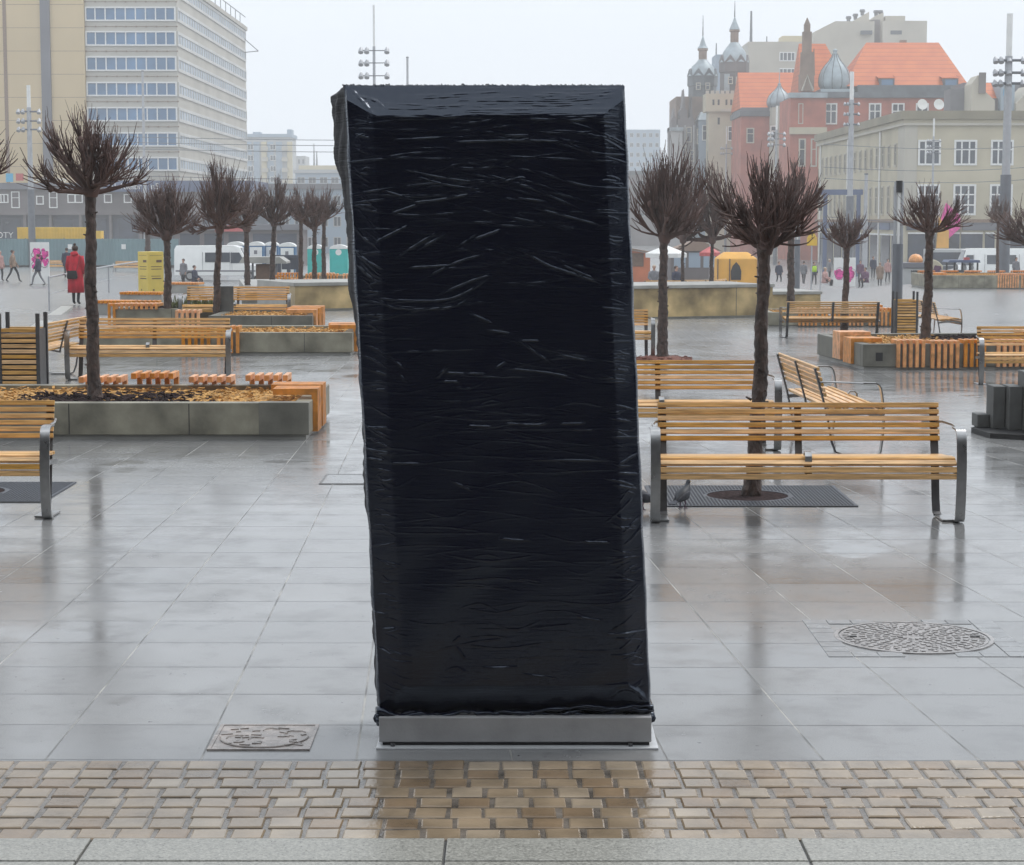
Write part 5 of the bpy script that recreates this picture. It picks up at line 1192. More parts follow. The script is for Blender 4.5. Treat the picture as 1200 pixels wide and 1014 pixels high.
def trailer():
    Y = 110; a = at(1057, Y); k = Y / FPX; z0 = P(1057, 335, Y).z; t = thing('food_trailer', 'pale grey food trailer with dark lettering and an orange dome on its roof', 'trailer', (a.x, Y, z0)); zz = lambda py: P(1057, py, Y).z - z0
    b = MB(); b.box(0, 32 * k, 0, 1.6, -.15, zz(314.5)); b.build('body', M['hazewall'], t, bevel=.03)
    b = MB(); b.box(-.05, 33 * k, -.08, 1.7, zz(314.3), zz(308)); b.build('awning_band', M['greyband'], t, bevel=.03)
    b = MB(); b.prism([(33.2 * k, zz(319)), (33.2 * k, zz(304.5)), (37 * k, zz(304.5)), (42 * k, zz(307)), (47 * k, zz(312)), (46.5 * k, zz(316)), (44 * k, zz(321)), (38 * k, zz(322))], 'y', .0, 1.5); b.build('curved_nose', M['render'], t, bevel=.05)
    b = MB(); b.prism([(34 * k, zz(320)), (37 * k, zz(311)), (44 * k, zz(312)), (45 * k, zz(316)), (42.5 * k, zz(320.5))], 'y', -.02, .03); b.build('nose_window', M['purple'], t)
    b = MB(); b.loft([[(18 * k + q * 8.5 * k * math.cos(th), .8 + q * .5 * math.sin(th), zz(308) + z * 10 * k) for th in [2 * PI * i / 14 for i in range(14)]] for q, z in ((1, .0), (.98, .35), (.8, .7), (.45, .93), (.05, 1.0))]); b.build('orange_dome', M['timber'], t, smooth='all')
    for x in (.35, 1.15): wl = MB(); wl.lathe([(.05, -.08), (.2, -.08), (.2, .08), (.05, .08)], n=12); o = wl.build('wheel', M['black'], t, loc=(x, .1, -.02)); o.rotation_euler = (PI / 2, 0, 0)
    return t, k, zz
TR, trk, trz = trailer()
def jeep():
    Y = 106; a = at(1126, Y); k = Y / FPX; z0 = P(1126, 330, Y).z; t = thing('small_truck', 'small dark green open sided truck in front of the right white van', 'truck', (a.x, Y, z0)); zz = lambda py: P(1126, py, Y).z - z0
    b = MB(); b.box(-20 * k, 19 * k, 0, 1.4, .25, zz(317)); b.build('body', M['darkshop'], t, bevel=.03); b = MB(); b.prism([(-17 * k, zz(307.5)), (-15 * k, zz(305)), (20 * k, zz(305)), (21 * k, zz(308))], 'y', -.05, 1.45); b.build('roof', M['signblue'], t)
    for x in (-18, -9, 0, 9, 18): p = MB(); p.box(x * k - .04, x * k + .04, 0, .06, zz(317), zz(307.6)); p.build('pillar', M['ink'], t)
    for x, c_ in ((-5, 'white'), (5, 'white'), (13, 'hazewall')): q = MB(); q.ball((x * k, .5, zz(314)), (.13, .13, .2), 8); q.build('load', M[c_], t)
    b = MB(); b.box(4 * k, 10 * k, .3, .6, zz(304.9), zz(302)); b.build('beacon_bar', M['redsign'], t)
    for x in (-.6, .6): wl = MB(); wl.lathe([(.08, -.1), (.26, -.1), (.26, .1), (.08, .1)], n=14); o = wl.build('wheel', M['black'], t, loc=(x, .05, .26)); o.rotation_euler = (PI / 2, 0, 0)
jeep()
def bus():
    Y = 196; a, b_ = P(1088, 292, Y), P(1150, 292, Y); z0 = terrain(a.x, Y); t = thing('parked_bus', 'dark windowed bus with a pale roof line behind the right white van', 'bus', (a.x, Y, z0)); w_ = b_.x - a.x; h = a.z - z0
    b = MB(); b.box(0, w_, 0, 2.4, .35, h); b.build('body', M['hazewall'], t, bevel=.08); g = MB(); g.box(.15, w_ - .15, -.03, .02, h * .42, h * .88); g.build('window_band', M['shopglass'], t); g = MB(); g.box(.15, w_ - .15, -.035, .02, .4, h * .38); g.build('skirt', M['darkshop'], t)
    for x in (1.0, w_ - 1.2): wl = MB(); wl.lathe([(.1, -.12), (.45, -.12), (.45, .12), (.1, .12)], n=16); o = wl.build('wheel', M['black'], t, loc=(x, .1, .45)); o.rotation_euler = (PI / 2, 0, 0)
bus()
def text(s, size, loc, parent, m, name='lettering', rz=0, depth=.02, align='LEFT', sx=1):
    cu = bpy.data.curves.new('t', 'FONT'); cu.body = s; cu.size = size; cu.extrude = depth; cu.align_x = align
    o = bpy.data.objects.new('t', cu); COL.objects.link(o); dg = bpy.context.evaluated_depsgraph_get(); me = bpy.data.meshes.new_from_object(o.evaluated_get(dg)); bpy.data.objects.remove(o)
    me.name = name; me.materials.clear(); me.materials.append(m); o = bpy.data.objects.new(name, me); COL.objects.link(o); o.parent = parent; o.location = loc; o.rotation_euler = (PI / 2, 0, rz); o.scale = (sx, 1, 1); return o
text('MPC K', .235, (9 * trk, -.03, trz(320.3)), TR, M['ink'])
# tram wires
for i, (pa, pb, Y) in enumerate(((160.5, 160.5, 215), (167, 167, 218), (174.5, 174.5, 221), (206, 207, 200))):
    a, b_ = P(150, pa, Y), P(700, pb, Y); pts = [a.lerp(b_, s / 16) - Vector((0, 0, .35 * math.sin(PI * s / 16))) for s in range(17)]
    b = MB(); b.tube([p - a for p in pts], .035, 5); o = b.build('tram_wire', M['pole'], loc=a); tag(o, 'thin tram wire across the sky between the left tower and the kiosk', 'wire', 'tram wires left of the kiosk')
for i, (pa, pb, Y) in enumerate(((196, 188, 150), (209, 203, 152), (254, 254, 140), (169, 165, 160))):
    a, b_ = P(965, pa, Y), P(1290, pb, Y); pts = [a.lerp(b_, s / 16) - Vector((0, 0, .5 * math.sin(PI * s / 16))) for s in range(17)]
    b = MB(); b.tube([p - a for p in pts], .022, 5); o = b.build('tram_wire', M['pole'], loc=a); tag(o, 'thin tram wire in front of the beige office facade', 'wire', 'tram wires before the office')
# ================================================================== BUILDINGS
WC = {}
def window(parent, base, loc, w_, h, rz=0, nv=2, nh=2, fm='white', pm='glass', fr=.12, proud=.08, name='window', depth=.25):
    """window part (frame with bars) with a pane child; loc = world lower-left corner seen from outside"""
    key = (round(w_, 2), round(h, 2), nv, nh, fm, pm, name)
    if key not in WC:
        f = MB(); f.box(0, fr, -proud, .05, 0, h); f.box(w_ - fr, w_, -proud, .05, 0, h); f.box(fr, w_ - fr, -proud, .05, 0, fr); f.box(fr, w_ - fr, -proud, .05, h - fr, h)
        for i in range(1, nv): x = w_ * i / nv; f.box(x - fr * .4, x + fr * .4, -proud * .7, .04, fr, h - fr)
        for i in range(1, nh):
            z = h * (i / nh if nh > 2 else .62)
            for k in range(nv): f.box(w_ * k / nv + fr * (.42 if k else 1.0), w_ * (k + 1) / nv - fr * (.42 if k < nv - 1 else 1.0), -proud * .65, .035, z - fr * .35, z + fr * .35)
        o = f.build(name, M[fm]); g = MB(); g.box(fr * .5, w_ - fr * .5, -.02, .03, fr * .5, h - fr * .5); p = g.build('pane', M[pm]); WC[key] = (o.data, p.data); bpy.data.objects.remove(o); bpy.data.objects.remove(p)
    a, b_ = WC[key]; o = bpy.data.objects.new(name, a); COL.objects.link(o); o.parent = parent; o.location = Vector(loc) - base; o.rotation_euler = (0, 0, rz)
    p = bpy.data.objects.new('pane', b_); COL.objects.link(p); p.parent = o
    return o
def bld(name, label, px, Y, cat='building'):
    x = (px - 600) / FPX * Y; z = terrain(x, Y); b = Vector((x, Y, z)); return thing(name, label, cat, b), b
def wbox(t, base, nm, m, x0, x1, y0, y1, z0, z1, bevel=0):
    b = MB(); b.box(x0 - base.x, x1 - base.x, y0 - base.y, y1 - base.y, z0 - base.z, z1 - base.z); return b.build(nm, M[m] if isinstance(m, str) else m, t, bevel=bevel)
X = lambda px, Y: (px - 600) / FPX * Y
Z = lambda py, Y: P(600, py, Y).z
def wprism(t, base, nm, m, poly, y0, y1, smooth=False):
    b = MB(); b.prism([(x - base.x, z - base.z) for x, z in poly], 'y', y0 - base.y, y1 - base.y); return b.build(nm, M[m], t)
# ---- left tower
def tower():
    Y = 268; t, b0 = bld('office_tower', 'tall office tower with blank beige wall at left and rows of blue windows', 213, Y); xr = X(213, Y); xm = X(107, Y); xl = X(5, Y); zt = Z(-27, Y); z0 = Z(330, Y); Yb = 337
    wbox(t, b0, 'wall', 'cream', xm, xr, Y, Yb, z0, zt - .6)
    wbox(t, b0, 'blank_wall', 'beige', xl, xm - .003, Y - .6, Yb - 3, z0, zt + 3)
    wbox(t, b0, 'grey_strip', 'greyband', X(57, Y), X(68, Y), Y - .9, Y - .603, z0, zt + 3)
    wbox(t, b0, 'orange_strip', 'tan', X(13.5, Y), X(17.5, Y), Y - .66, Y - .603, z0, zt + 3)
    j = MB()
    for i in range(14): z = z0 + 6 + i * 2.95; j.box(xl - b0.x + .05, xm - b0.x - .05, -.612, -.598, z - b0.z, z + .05 - b0.z)
    j.build('panel_joints', M['tan'], t)
    wbox(t, b0, 'parapet', 'cream', xm + .01, xr + .3, Y - .3, Yb + .3, zt - .598, zt)
    rows = [(-21, -4), (8, 25), (36.5, 54), (66, 83.5), (96, 113), (125.5, 142.5), (155, 172), (184, 200.5)]
    for a, c in rows:
        za, zc = Z(a, Y), Z(c, Y); h = za - zc
        window(t, b0, (xm + .05, Y, zc), xr - xm - .15, h, 0, 9, 1, 'white', 'blueglass', .19, .2, 'ribbon_window')
        window(t, b0, (xr, Y + .2, zc), Yb - Y - .6, h, R(90), 32, 1, 'sideglass', 'sideblue', .38, .12, 'side_ribbon_window')
        s = MB()
        for i in range(10): s.box(xm - b0.x + (xr - xm) * i / 9.05, xm - b0.x + (xr - xm) * i / 9.05 + .16, -.14, .02, zc - b0.z - .75, zc - b0.z - .6)
        s.box(xm - b0.x + .05, xr - b0.x - .05, -.05, .02, zc - b0.z - .70, zc - b0.z - .64); s.build('spandrel_rail', M['tan'], t)
    r_ = MB()       # roof lattice and gutter arm at the far corner
    for i in range(12): r_.tube([(xr - b0.x, i * 5.5 + 2, zt - b0.z), (xr - b0.x, i * 5.5 + 2, zt - b0.z + 1.6)], .06, 5)
    r_.tube([(xr - b0.x, 1, zt - b0.z + 1.6), (xr - b0.x, Yb - Y, zt - b0.z + 1.6)], .07, 5); r_.tube([(xr - b0.x, Yb - Y - 2, zt - b0.z - 2.0), (xr - b0.x + 2.3, Yb - Y - 2, zt - b0.z - 4.0)], .07, 5); r_.tube([(xr - b0.x, Yb - Y - 2, zt - b0.z - 4.2), (xr - b0.x + 2.3, Yb - Y - 2, zt - b0.z - 4.0)], .07, 5)
    r_.build('roof_railing', M['pole'], t)
tower()
def podium():
    Y = 244; t, b0 = bld('podium_building', 'grimy low shop building at the foot of the left tower', 60, Y); z0 = Z(330, Y); x0, xs, x1 = X(-70, Y), X(126, Y), X(300, Y)
    wbox(t, b0, 'upper_wall', 'podium', x0, x1, Y, Y + 14, Z(252, Y), Z(222, Y)); wbox(t, b0, 'shop_front', 'darkshop', x0 + .1, x1 - .1, Y + .8, Y + 14, z0, Z(252, Y) - .003)
    wbox(t, b0, 'roof_band', 'greyband', x0, xs - .05, Y - .5, Y + 14, Z(222, Y) + .003, Z(214.5, Y)); wbox(t, b0, 'sign_band', 'signblue', xs, x1, Y - .8, Y + 14, Z(225, Y), Z(212, Y))
    for px in (2, 6.5, 48, 84.5, 93, 127, 150, 187): window(t, b0, (X(px - 2, Y), Y - .004, Z(238 if px != 48 else 240, Y)), .95 if px != 48 else .9, Z(227.5, Y) - Z(238, Y), 0, 1, 1, 'white', 'podium', .13, .1)
    for px in (17, 61): window(t, b0, (X(px, Y), Y - .004, Z(244, Y)), 1.0, Z(224.5, Y) - Z(244, Y), 0, 1, 2, 'white', 'podium', .12, .1, 'tall_window')
    for px in (30, 60, 95, 130, 165, 200, 235): wbox(t, b0, 'pillar', 'podium', X(px, Y), X(px + 3, Y), Y + .1, Y + .797, z0, Z(252, Y) - .003)
    for i, px in enumerate((4, 40, 64, 104, 140, 176)): wbox(t, b0, 'shop_window', 'shopglass', X(px, Y), X(px + 22, Y), Y + .72, Y + .797, Z(284, Y), Z(257, Y))
    wbox(t, b0, 'blue_sign', 'bluesign', X(13, Y), X(21, Y), Y - .7, Y - .503, Z(210.5, Y) - .3, Z(203.5, Y)); wbox(t, b0, 'red_sign', 'redsign', X(24.5, Y), X(33, Y), Y - .7, Y - .503, Z(212, Y), Z(203.5, Y)); 
    text('Unia Szkło', .95, (X(43, Y) - b0.x, -.55, Z(213.5, Y) - b0.z), t, M['canvas'], 'roof_lettering'); text('Al. Kiełbr', 1.02, (X(132, Y) - b0.x, -.85, Z(222, Y) - b0.z), t, M['canvas'], 'sign_lettering'); text('n5', 1.02, (X(181, Y) - b0.x, -.85, Z(222, Y) - b0.z), t, M['canvas'], 'sign_lettering')
    # pale lettering at the far left, low over the fence
    text('OTY', 1.0, (X(-3, Y) - b0.x, .6, Z(279, Y) - b0.z), t, M['canvas'], 'shop_lettering', depth=.06)
podium()
def simple(name, label, px0, px1, py, Y, depth, m, rows=0, cols=0, wr=.55, hr=.5, roof=None, pm='glass', pybot=330, fm='hazewall', m2=None):
    t, b0 = bld(name, label, px0, Y); x0, x1 = X(px0, Y), X(px1, Y); zt, z0 = Z(py, Y), Z(pybot, Y)
    wbox(t, b0, 'wall', m, x0, x1, Y, Y + depth, z0, zt)
    if roof: wbox(t, b0, 'roof_slab', roof, x0 - .4, x1 + .4, Y - .4, Y + depth + .4, zt + .003, zt + .8)
    if rows:
        cw = (x1 - x0) / cols; rh = 3.0
        for r in range(rows):
            for c in range(cols): window(t, b0, (x0 + cw * (c + (1 - wr) / 2), Y - .004, zt - (r + 1) * rh + .6), cw * wr, rh * hr, 0, 2, 1, fm, pm, .12, .08)
    return t, b0, x0, x1, zt
simple('glass_building', 'sliver of pale blue glazed building at the far left behind the tower', -90, 3, 66, 300, 20, 'bluewall', 8, 6, .8, .6)
t, b0, x0, x1, zt = simple('apartment_block', 'pale distant apartment block with balconies right of the left tower', 270, 343, 161, 560, 14, 'hazewall', 0)
for cx in (284, 309, 339): wbox(t, b0, 'yellow_panel', 'yellowwall', X(cx, 560), X(cx + 6, 560), 559.6, 559.997, Z(330, 560), zt - 1.2)
for cx in (290.5, 300, 316, 326): wbox(t, b0, 'window_strip', 'bluewall', X(cx, 560), X(cx + 7, 560), 559.75, 559.997, Z(330, 560), zt - 1.2)
for r in range(7):
    for cx in (297, 323): window(t, b0, (X(cx - 4, 560), 559.7, zt - 3.4 - r * 2.9), 1.6, 1.5, 0, 2, 1, 'white', 'glass', .12, .1)
    for cx in (286, 312, 335):
        wbox(t, b0, 'balcony', 'block', X(cx - 2, 560), X(cx + 5, 560), 558.6, 559.55, zt - 3.6 - r * 2.9, zt - 2.5 - r * 2.9)
wbox(t, b0, 'roof_edge', 'bluewall', x0 - .3, x1 + .3, 559.5, 574.5, zt + .003, zt + .9); wbox(t, b0, 'lift_house', 'bluewall', X(338, 560), X(343, 560), 562, 568, zt + .9, zt + 2.2); wbox(t, b0, 'vent_house', 'bluewall', X(298, 560), X(307, 560), 562, 566, zt + .9, zt + 1.5)
simple('pale_block', 'small pale distant block between the apartment block and the kiosk', 345, 360, 183, 620, 12, 'hazewall', 5, 3, .6, .5)
simple('pale_yellow_building', 'pale yellow distant building with a flat roof left of the kiosk', 352, 430, 194, 520, 14, 'yellowwall', 0)
simple('blue_hall', 'pale blue distant hall below the pale yellow building', 348, 440, 203, 480, 14, 'bluewall', 4, 7, .7, .5, 'hazewall')
c = at(370, 525); t = thing('antenna_mast', 'thin lattice antenna mast over the pale yellow distant building', 'antenna', (c.x, c.y, Z(194, 525))); b = MB(); b.tube([(0, 0, 0), (0, 0, 5.5)], [.25, .1], 6); b.tube([(.7, 0, 0), (.7, 0, 3.6)], [.25, .12], 6); b.build('mast', M['pole'], t)
simple('grey_shop_row', 'row of grey shop fronts far behind the teal portable toilets', 268, 570, 222, 300, 14, 'bluewall', 3, 20, .6, .5, 'greyband')
simple('far_pale_block', 'pale distant block at the right edge of the kiosk', 728, 772, 152, 640, 14, 'bluewall', 6, 6, .55, .45)
simple('grey_backdrop_house', 'long grey brown house far behind the white parasol', 560, 850, 205, 420, 16, 'podium', 3, 16, .5, .45, 'darkzinc')
# ---- right: beige office
def office():
    Y = 215; Yb = 276; t, b0 = bld('beige_office', 'beige three storey office block with tall white framed windows and dark shops below', 1057, Y); xl = X(1057, Y); xr = X(1420, Y); zt, z0 = Z(133, Y), Z(332, Y); zs = Z(257, Y)
    wbox(t, b0, 'wall', 'render', xl, xr, Y, Yb, zs, zt - 1.0)
    wbox(t, b0, 'cornice', 'renderdark', xl - .55, xr, Y - .55, Yb + .3, zt - .62, zt + .25); wbox(t, b0, 'frieze', 'render', xl - .22, xr, Y - .22, Yb + .1, zt - .998, zt - .623)
    wbox(t, b0, 'cornice_lip', 'block', xl - .35, xr, Y - .35, Yb + .2, zt - 1.25, zt - 1.0)
    wbox(t, b0, 'corner_pier', 'block', xl - .12, xl + 1.2, Y - .12, Y + 3.6, zs + .3, zt - 1.26)
    for px in (1071.5, 1113.5, 1156, 1198, 1240, 1282): 
        window(t, b0, (X(px, Y), Y, Z(194, Y)), 2.38, Z(164, Y) - Z(194, Y), 0, 3, 2, 'white', 'glass', .2, .12); window(t, b0, (X(px, Y), Y, Z(252.5, Y)), 2.38, Z(216, Y) - Z(252.5, Y), 0, 3, 3, 'white', 'glass', .2, .12)
    n = 15
    for i in range(n):
        yy = Y + 4.5 + i * 3.7
        for a, c in ((166, 194), (216, 252)): window(t, b0, (xl, yy + 1.25, Z(c, Y)), 1.25, Z(a, Y) - Z(c, Y), R(-90), 1, 2, 'block', 'glass', .16, .14, 'side_window')
    for yy in (Y + 14, Y + 36, Y + 58): b = MB(); b.cyl((xl - .15 - b0.x, yy - b0.y, z0 - b0.z), (xl - .15 - b0.x, yy - b0.y, zt - 1.3 - b0.z), .12, n=8); b.build('downpipe', M['white'], t)
    wbox(t, b0, 'string_course', 'tan', xl - .3, xr, Y - .3, Yb, zs - .35, zs - .003); wbox(t, b0, 'shop_wall', 'render', xl + .1, xr, Y + .1, Yb, z0, zs - .353)
    for px0, px1 in ((1062, 1094), (1096, 1122), (1124, 1149), (1152, 1163), (1172, 1210), (1214, 1250)): wbox(t, b0, 'shop_window', 'shopglass', X(px0, Y), X(px1, Y), Y - .02, Y + .097, z0 + .5, Z(274.5, Y)); wbox(t, b0, 'window_head', 'white', X(px0, Y), X(px1, Y), Y - .12, Y + .097, Z(274.3, Y), Z(272.5, Y))
    for px0, px1, m in ((1060, 1098, 'darkshop'), (1125.5, 1168, 'greyband'), (1100, 1124, 'tan')): wbox(t, b0, 'fascia_sign', m, X(px0, Y), X(px1, Y), Y - .2, Y + .097, Z(270, Y), Z(260, Y))
    pk = MB(); pk.prism([(0, 0), (2.1, 2.0), (2.1, 3.3), (.6, 4.6), (0, 2.6)], 'y', -.3, -.1); o = pk.build('pink_banner', M['pink'], t); o.location = (X(1098, Y) - b0.x, -.1, Z(290, Y) - b0.z)
    pk = MB(); pk.prism([(0, 0), (1.3, 0), (1.3, 1.8), (.2, 3.3)], 'y', -.42, -.31); o = pk.build('amber_banner', M['orangetent'], t); o.location = (X(1094, Y) - b0.x, -.1, Z(291, Y) - b0.z)
    for i in range(9):
        yy = Y + 1 + i * 6.6; wbox(t, b0, 'side_shop_window', 'shopglass', xl - .03, xl + .097, yy + .6, yy + 5.8, z0 + .4, Z(277, Y)); wbox(t, b0, 'side_fascia', 'signblue' if i % 2 else 'darkshop', xl - .12, xl + .097, yy + .3, yy + 6.2, Z(270, Y), Z(259.5, Y)); wbox(t, b0, 'side_lintel', 'white', xl - .1, xl + .097, yy + .3, yy + 6.2, Z(276.7, Y), Z(274.8, Y))
    for px in (1075, 1094): d = MB(); d.lathe([(.02, .0), (.48, .11), (.58, .20), (.56, .23), (.02, .06)], n=16); o = d.build('satellite_dish', M['white'], t, loc=(X(px, Y + 6) - b0.x, 6, Z(123, Y + 6) - b0.z), smooth=True); o.rotation_euler = (R(80), 0, R(10))
office()
def gable_roof(t, b0, nm, m, x0, x1, y0, y1, ze, zr, hip0=0, hip1=0):
    b = MB(); ym = (y0 + y1) / 2; q = lambda x, y, z: (x - b0.x, y - b0.y, z - b0.z)
    b.add([q(x0, y0, ze), q(x1, y0, ze), q(x1, y1, ze), q(x0, y1, ze), q(x0 + hip0, ym, zr), q(x1 - hip1, ym, zr)], [(0, 1, 5, 4), (1, 2, 5), (2, 3, 4, 5), (3, 0, 4), (0, 3, 2, 1)]); return b.build(nm, M[m], t)
def tile_mat():
    m, n, L, b = newmat('red_tile_courses'); t = NT(m); tc = n.new('ShaderNodeTexCoord'); sp = n.new('ShaderNodeSeparateXYZ'); L.new(tc.outputs['Object'], sp.inputs[0])
    c = t.m('FRACT', t.m('MULTIPLY', sp.outputs[2], 1.6)); nz = t.noise(tc.outputs['Object'], .5, 4)
    col = t.mix(t.rng(nz, .3, .7, 0, 1), (.50, .10, .018), (.60, .145, .025)); col = t.mix(t.rng(c, .0, .25, .7, 0), col, (.28, .045, .02)); L.new(col, b.inputs['Base Color']); b.inputs['Roughness'].default_value = .6; return m
M['redroof'] = tile_mat()
def onion(t, b0, nm, px, Y, base_py, half_px, top_py, m='zinc', fin=None):
    k = Y / FPX; r_ = half_px * k; H = (base_py - top_py) * k; x, z = X(px, Y), Z(base_py, Y)
    prof = [(.80, 0), (.97, .10), (1.0, .20), (.96, .34), (.82, .48), (.60, .60), (.38, .70), (.22, .80), (.14, .88), (.12, .93), (.16, .955), (.10, .985), (.02, 1.0)]
    b = MB(); b.lathe([(r_ * a, H * c) for a, c in prof], n=20); o = b.build(nm, M[m], t, smooth='all', loc=(x - b0.x, Y - b0.y + half_px * k, z - b0.z))
    rb = MB()
    for i in range(10): rb.tube([(r_ * 1.0 * a * math.cos(2 * PI * i / 10), r_ * a * math.sin(2 * PI * i / 10), H * c) for a, c in prof[:9]], r_ * .025, 4)
    rb.build('rib', M['darkzinc'], o)
    if fin: f = MB(); f.tube([(0, 0, H), (0, 0, H + fin * k)], [r_ * .05, r_ * .02], 6); f.build('finial', M['palepole'], o)
    return o
def brick_house():
    Y = 290; t, b0 = bld('brick_house', 'red brick town house with orange red hipped roof, dormers and a zinc onion dome', 960, Y); z0 = Z(330, Y); xl, xr = X(938, Y), X(1135, Y); ze = Z(108, Y)
    wbox(t, b0, 'wall', 'brick', xl, xr, Y, Y + 18, z0, ze - .8); wbox(t, b0, 'corner_bay', 'brick', X(921, Y), X(962, Y), Y - 1.6, Y + 10, z0, ze - .9)
    wbox(t, b0, 'cornice', 'darkzinc', xl - .4, xr + .3, Y - .5, Y + 18, ze - .797, ze); wbox(t, b0, 'bay_cornice', 'zinc', X(919, Y), X(963, Y), Y - 2.1, Y - .503, ze - .9, ze - .2)
    wbox(t, b0, 'stone_band', 'render', X(920, Y), X(963, Y), Y - 2.0, Y - 1.603, Z(158, Y), Z(150, Y)); wbox(t, b0, 'gutter_roof', 'darkzinc', X(1000, Y), xr, Y - .2, Y + 16, ze + .003, Z(100, Y))
    gable_roof(t, b0, 'roof', 'redroof', X(986, Y), X(1130, Y), Y + .3, Y + 16, Z(101, Y) + .02, Z(50, Y + 8), 4.2, 2.8)
    gable_roof(t, b0, 'left_roof', 'redroof', X(940, Y), X(1000, Y), Y + 4, Y + 17, ze, Z(51, Y + 10), .4, 3.0)
    for px in (1034, 1108):
        d = wbox(t, b0, 'dormer', 'darkzinc', X(px - 8, Y), X(px + 9, Y), Y + .2, Y + 6, Z(104, Y), Z(92, Y)); wbox(t, b0, 'dormer_glass', 'blueglass', X(px - 6, Y), X(px + 7, Y), Y + .12, Y + .197, Z(103, Y), Z(93.5, Y))
        b = MB(); xa, xb = X(px - 10, Y) - b0.x, X(px + 10, Y) - b0.x; b.add([(xa, .1, Z(92, Y) - b0.z), (xb, .1, Z(92, Y) - b0.z), (xb, 6, Z(80, Y) - b0.z), (xa, 6, Z(80, Y) - b0.z), (xa, .1, Z(91, Y) - b0.z), (xb, .1, Z(91, Y) - b0.z), (xb, 6, Z(79, Y) - .4 - b0.z), (xa, 6, Z(79, Y) - .4 - b0.z)], [(0, 1, 2, 3), (4, 7, 6, 5), (0, 4, 5, 1), (1, 5, 6, 2), (2, 6, 7, 3), (3, 7, 4, 0)]); b.build('dormer_roof', M['redroof'], t)
    for px, w_ in ((962.5, 1.75), (1013.5, 1.75), (1040, 1.8), (1068, 1.8)): window(t, b0, (X(px, Y), Y - .003, Z(146, Y)), w_, Z(121, Y) - Z(146, Y), 0, 2, 2, 'white', 'glass', .2, .14)
    window(t, b0, (X(930, Y), Y - 1.604, Z(146, Y)), .7, Z(122, Y) - Z(146, Y), 0, 1, 1, 'block', 'brick', .12, .1, 'blind_niche'); window(t, b0, (X(931, Y), Y - 1.604, Z(196, Y)), 1.0, Z(163, Y) - Z(196, Y), 0, 1, 2, 'block', 'glass', .2, .1); window(t, b0, (X(945, Y), Y - 1.604, Z(196, Y)), .9, Z(163, Y) - Z(196, Y), 0, 1, 2, 'block', 'brick', .2, .1, 'blind_niche')
    wbox(t, b0, 'dome_base', 'zinc', X(957, Y), X(996, Y), Y - .4, Y + 4.5, ze + .003, Z(104.5, Y)); onion(t, b0, 'onion_dome', 976.5, Y - .3, 104.5, 19, 57)
    wbox(t, b0, 'chimney', 'brownbrick', X(1049, Y + 9), X(1056, Y + 9), Y + 9, Y + 10, Z(56, Y), Z(47, Y + 9))
    # gothic brick pinnacle
    xc = X(943, Y); zb = Z(106, Y); kk = Y / FPX; b = MB()
    for hw, p0, p1 in ((8, 106, 86), (6.6, 86, 60), (5.0, 60, 36), (3.4, 36, 28)): b.box(xc - hw * kk - b0.x, xc + hw * kk - b0.x, 2 - hw * kk, 2 + hw * kk, Z(p0, Y) - b0.z, Z(p1, Y) - b0.z - .003)
    b.loft([[(xc + sx * 3.6 * kk - b0.x, 2 + sy * 3.6 * kk, Z(28, Y) - b0.z) for sx, sy in ((-1, -1), (1, -1), (1, 1), (-1, 1))], [(xc + sx * .2 * kk - b0.x, 2 + sy * .2 * kk, Z(19, Y) - b0.z) for sx, sy in ((-1, -1), (1, -1), (1, 1), (-1, 1))]])
    for s in (-1, 1): b.loft([[(xc + s * 7.4 * kk + sx * 1.5 * kk - b0.x, 1.2 + sy * 1.5 * kk, Z(88, Y) - b0.z) for sx, sy in ((-1, -1), (1, -1), (1, 1), (-1, 1))], [(xc + s * 7.4 * kk - b0.x + sx * .05, 1.2 + sy * .05, Z(56 if s > 0 else 62, Y) - b0.z) for sx, sy in ((-1, -1), (1, -1), (1, 1), (-1, 1))]])
    b.build('pinnacle', M['brownbrick'], t)
    g = MB(); g.tube([(xc - 6 * kk - b0.x, 2 - 8.3 * kk, Z(106, Y) - b0.z), (xc - b0.x, 2 - 8.3 * kk, Z(88, Y) - b0.z), (xc + 7 * kk - b0.x, 2 - 8.3 * kk, Z(106, Y) - b0.z)], .16, 4); g.build('gable_coping', M['block'], t)
brick_house()
def brick_wing():
    Y = 318; t, b0 = bld('brick_wing', 'red brick house with plain red roof and a small zinc onion dome turret', 900, Y); z0 = Z(330, Y); ze = Z(131, Y)
    wbox(t, b0, 'wall', 'brick', X(866, Y), X(938, Y), Y, Y + 14, z0, ze - .7); wbox(t, b0, 'cornice', 'darkzinc', X(864, Y), X(938, Y), Y - .5, Y + 14, ze - .697, ze + .1); wbox(t, b0, 'attic_band', 'greyband', X(866, Y), X(900, Y), Y + .2, Y + 13, ze + .103, Z(126, Y))
    gable_roof(t, b0, 'roof', 'redroof', X(865, Y), X(945, Y), Y + .5, Y + 14, Z(127, Y), Z(85, Y + 7), .3, .3)
    b = MB(); k = Y / FPX; b.lathe([(13.2 * k, Z(330, Y) - b0.z), (13.2 * k, Z(125, Y) - b0.z)], (X(911.5, Y) - b0.x, -1.0 + 5 * k, 0), 10); b.build('turret', M['block'], t); onion(t, b0, 'onion_dome', 911.5, Y - 2.2, 125.5, 14.5, 97, fin=17)
    for px in (900, 913): window(t, b0, (X(px, Y - 2.5), Y - 1.0 - 8.4 * k, Z(165, Y)), 1.1, Z(148, Y) - Z(165, Y), 0, 1, 2, 'white', 'glass', .18, .12)
    window(t, b0, (X(850 + 22, Y), Y - .003, Z(168, Y)), 1.2, Z(150, Y) - Z(168, Y), 0, 1, 2, 'block', 'glass', .18, .12)
brick_wing()
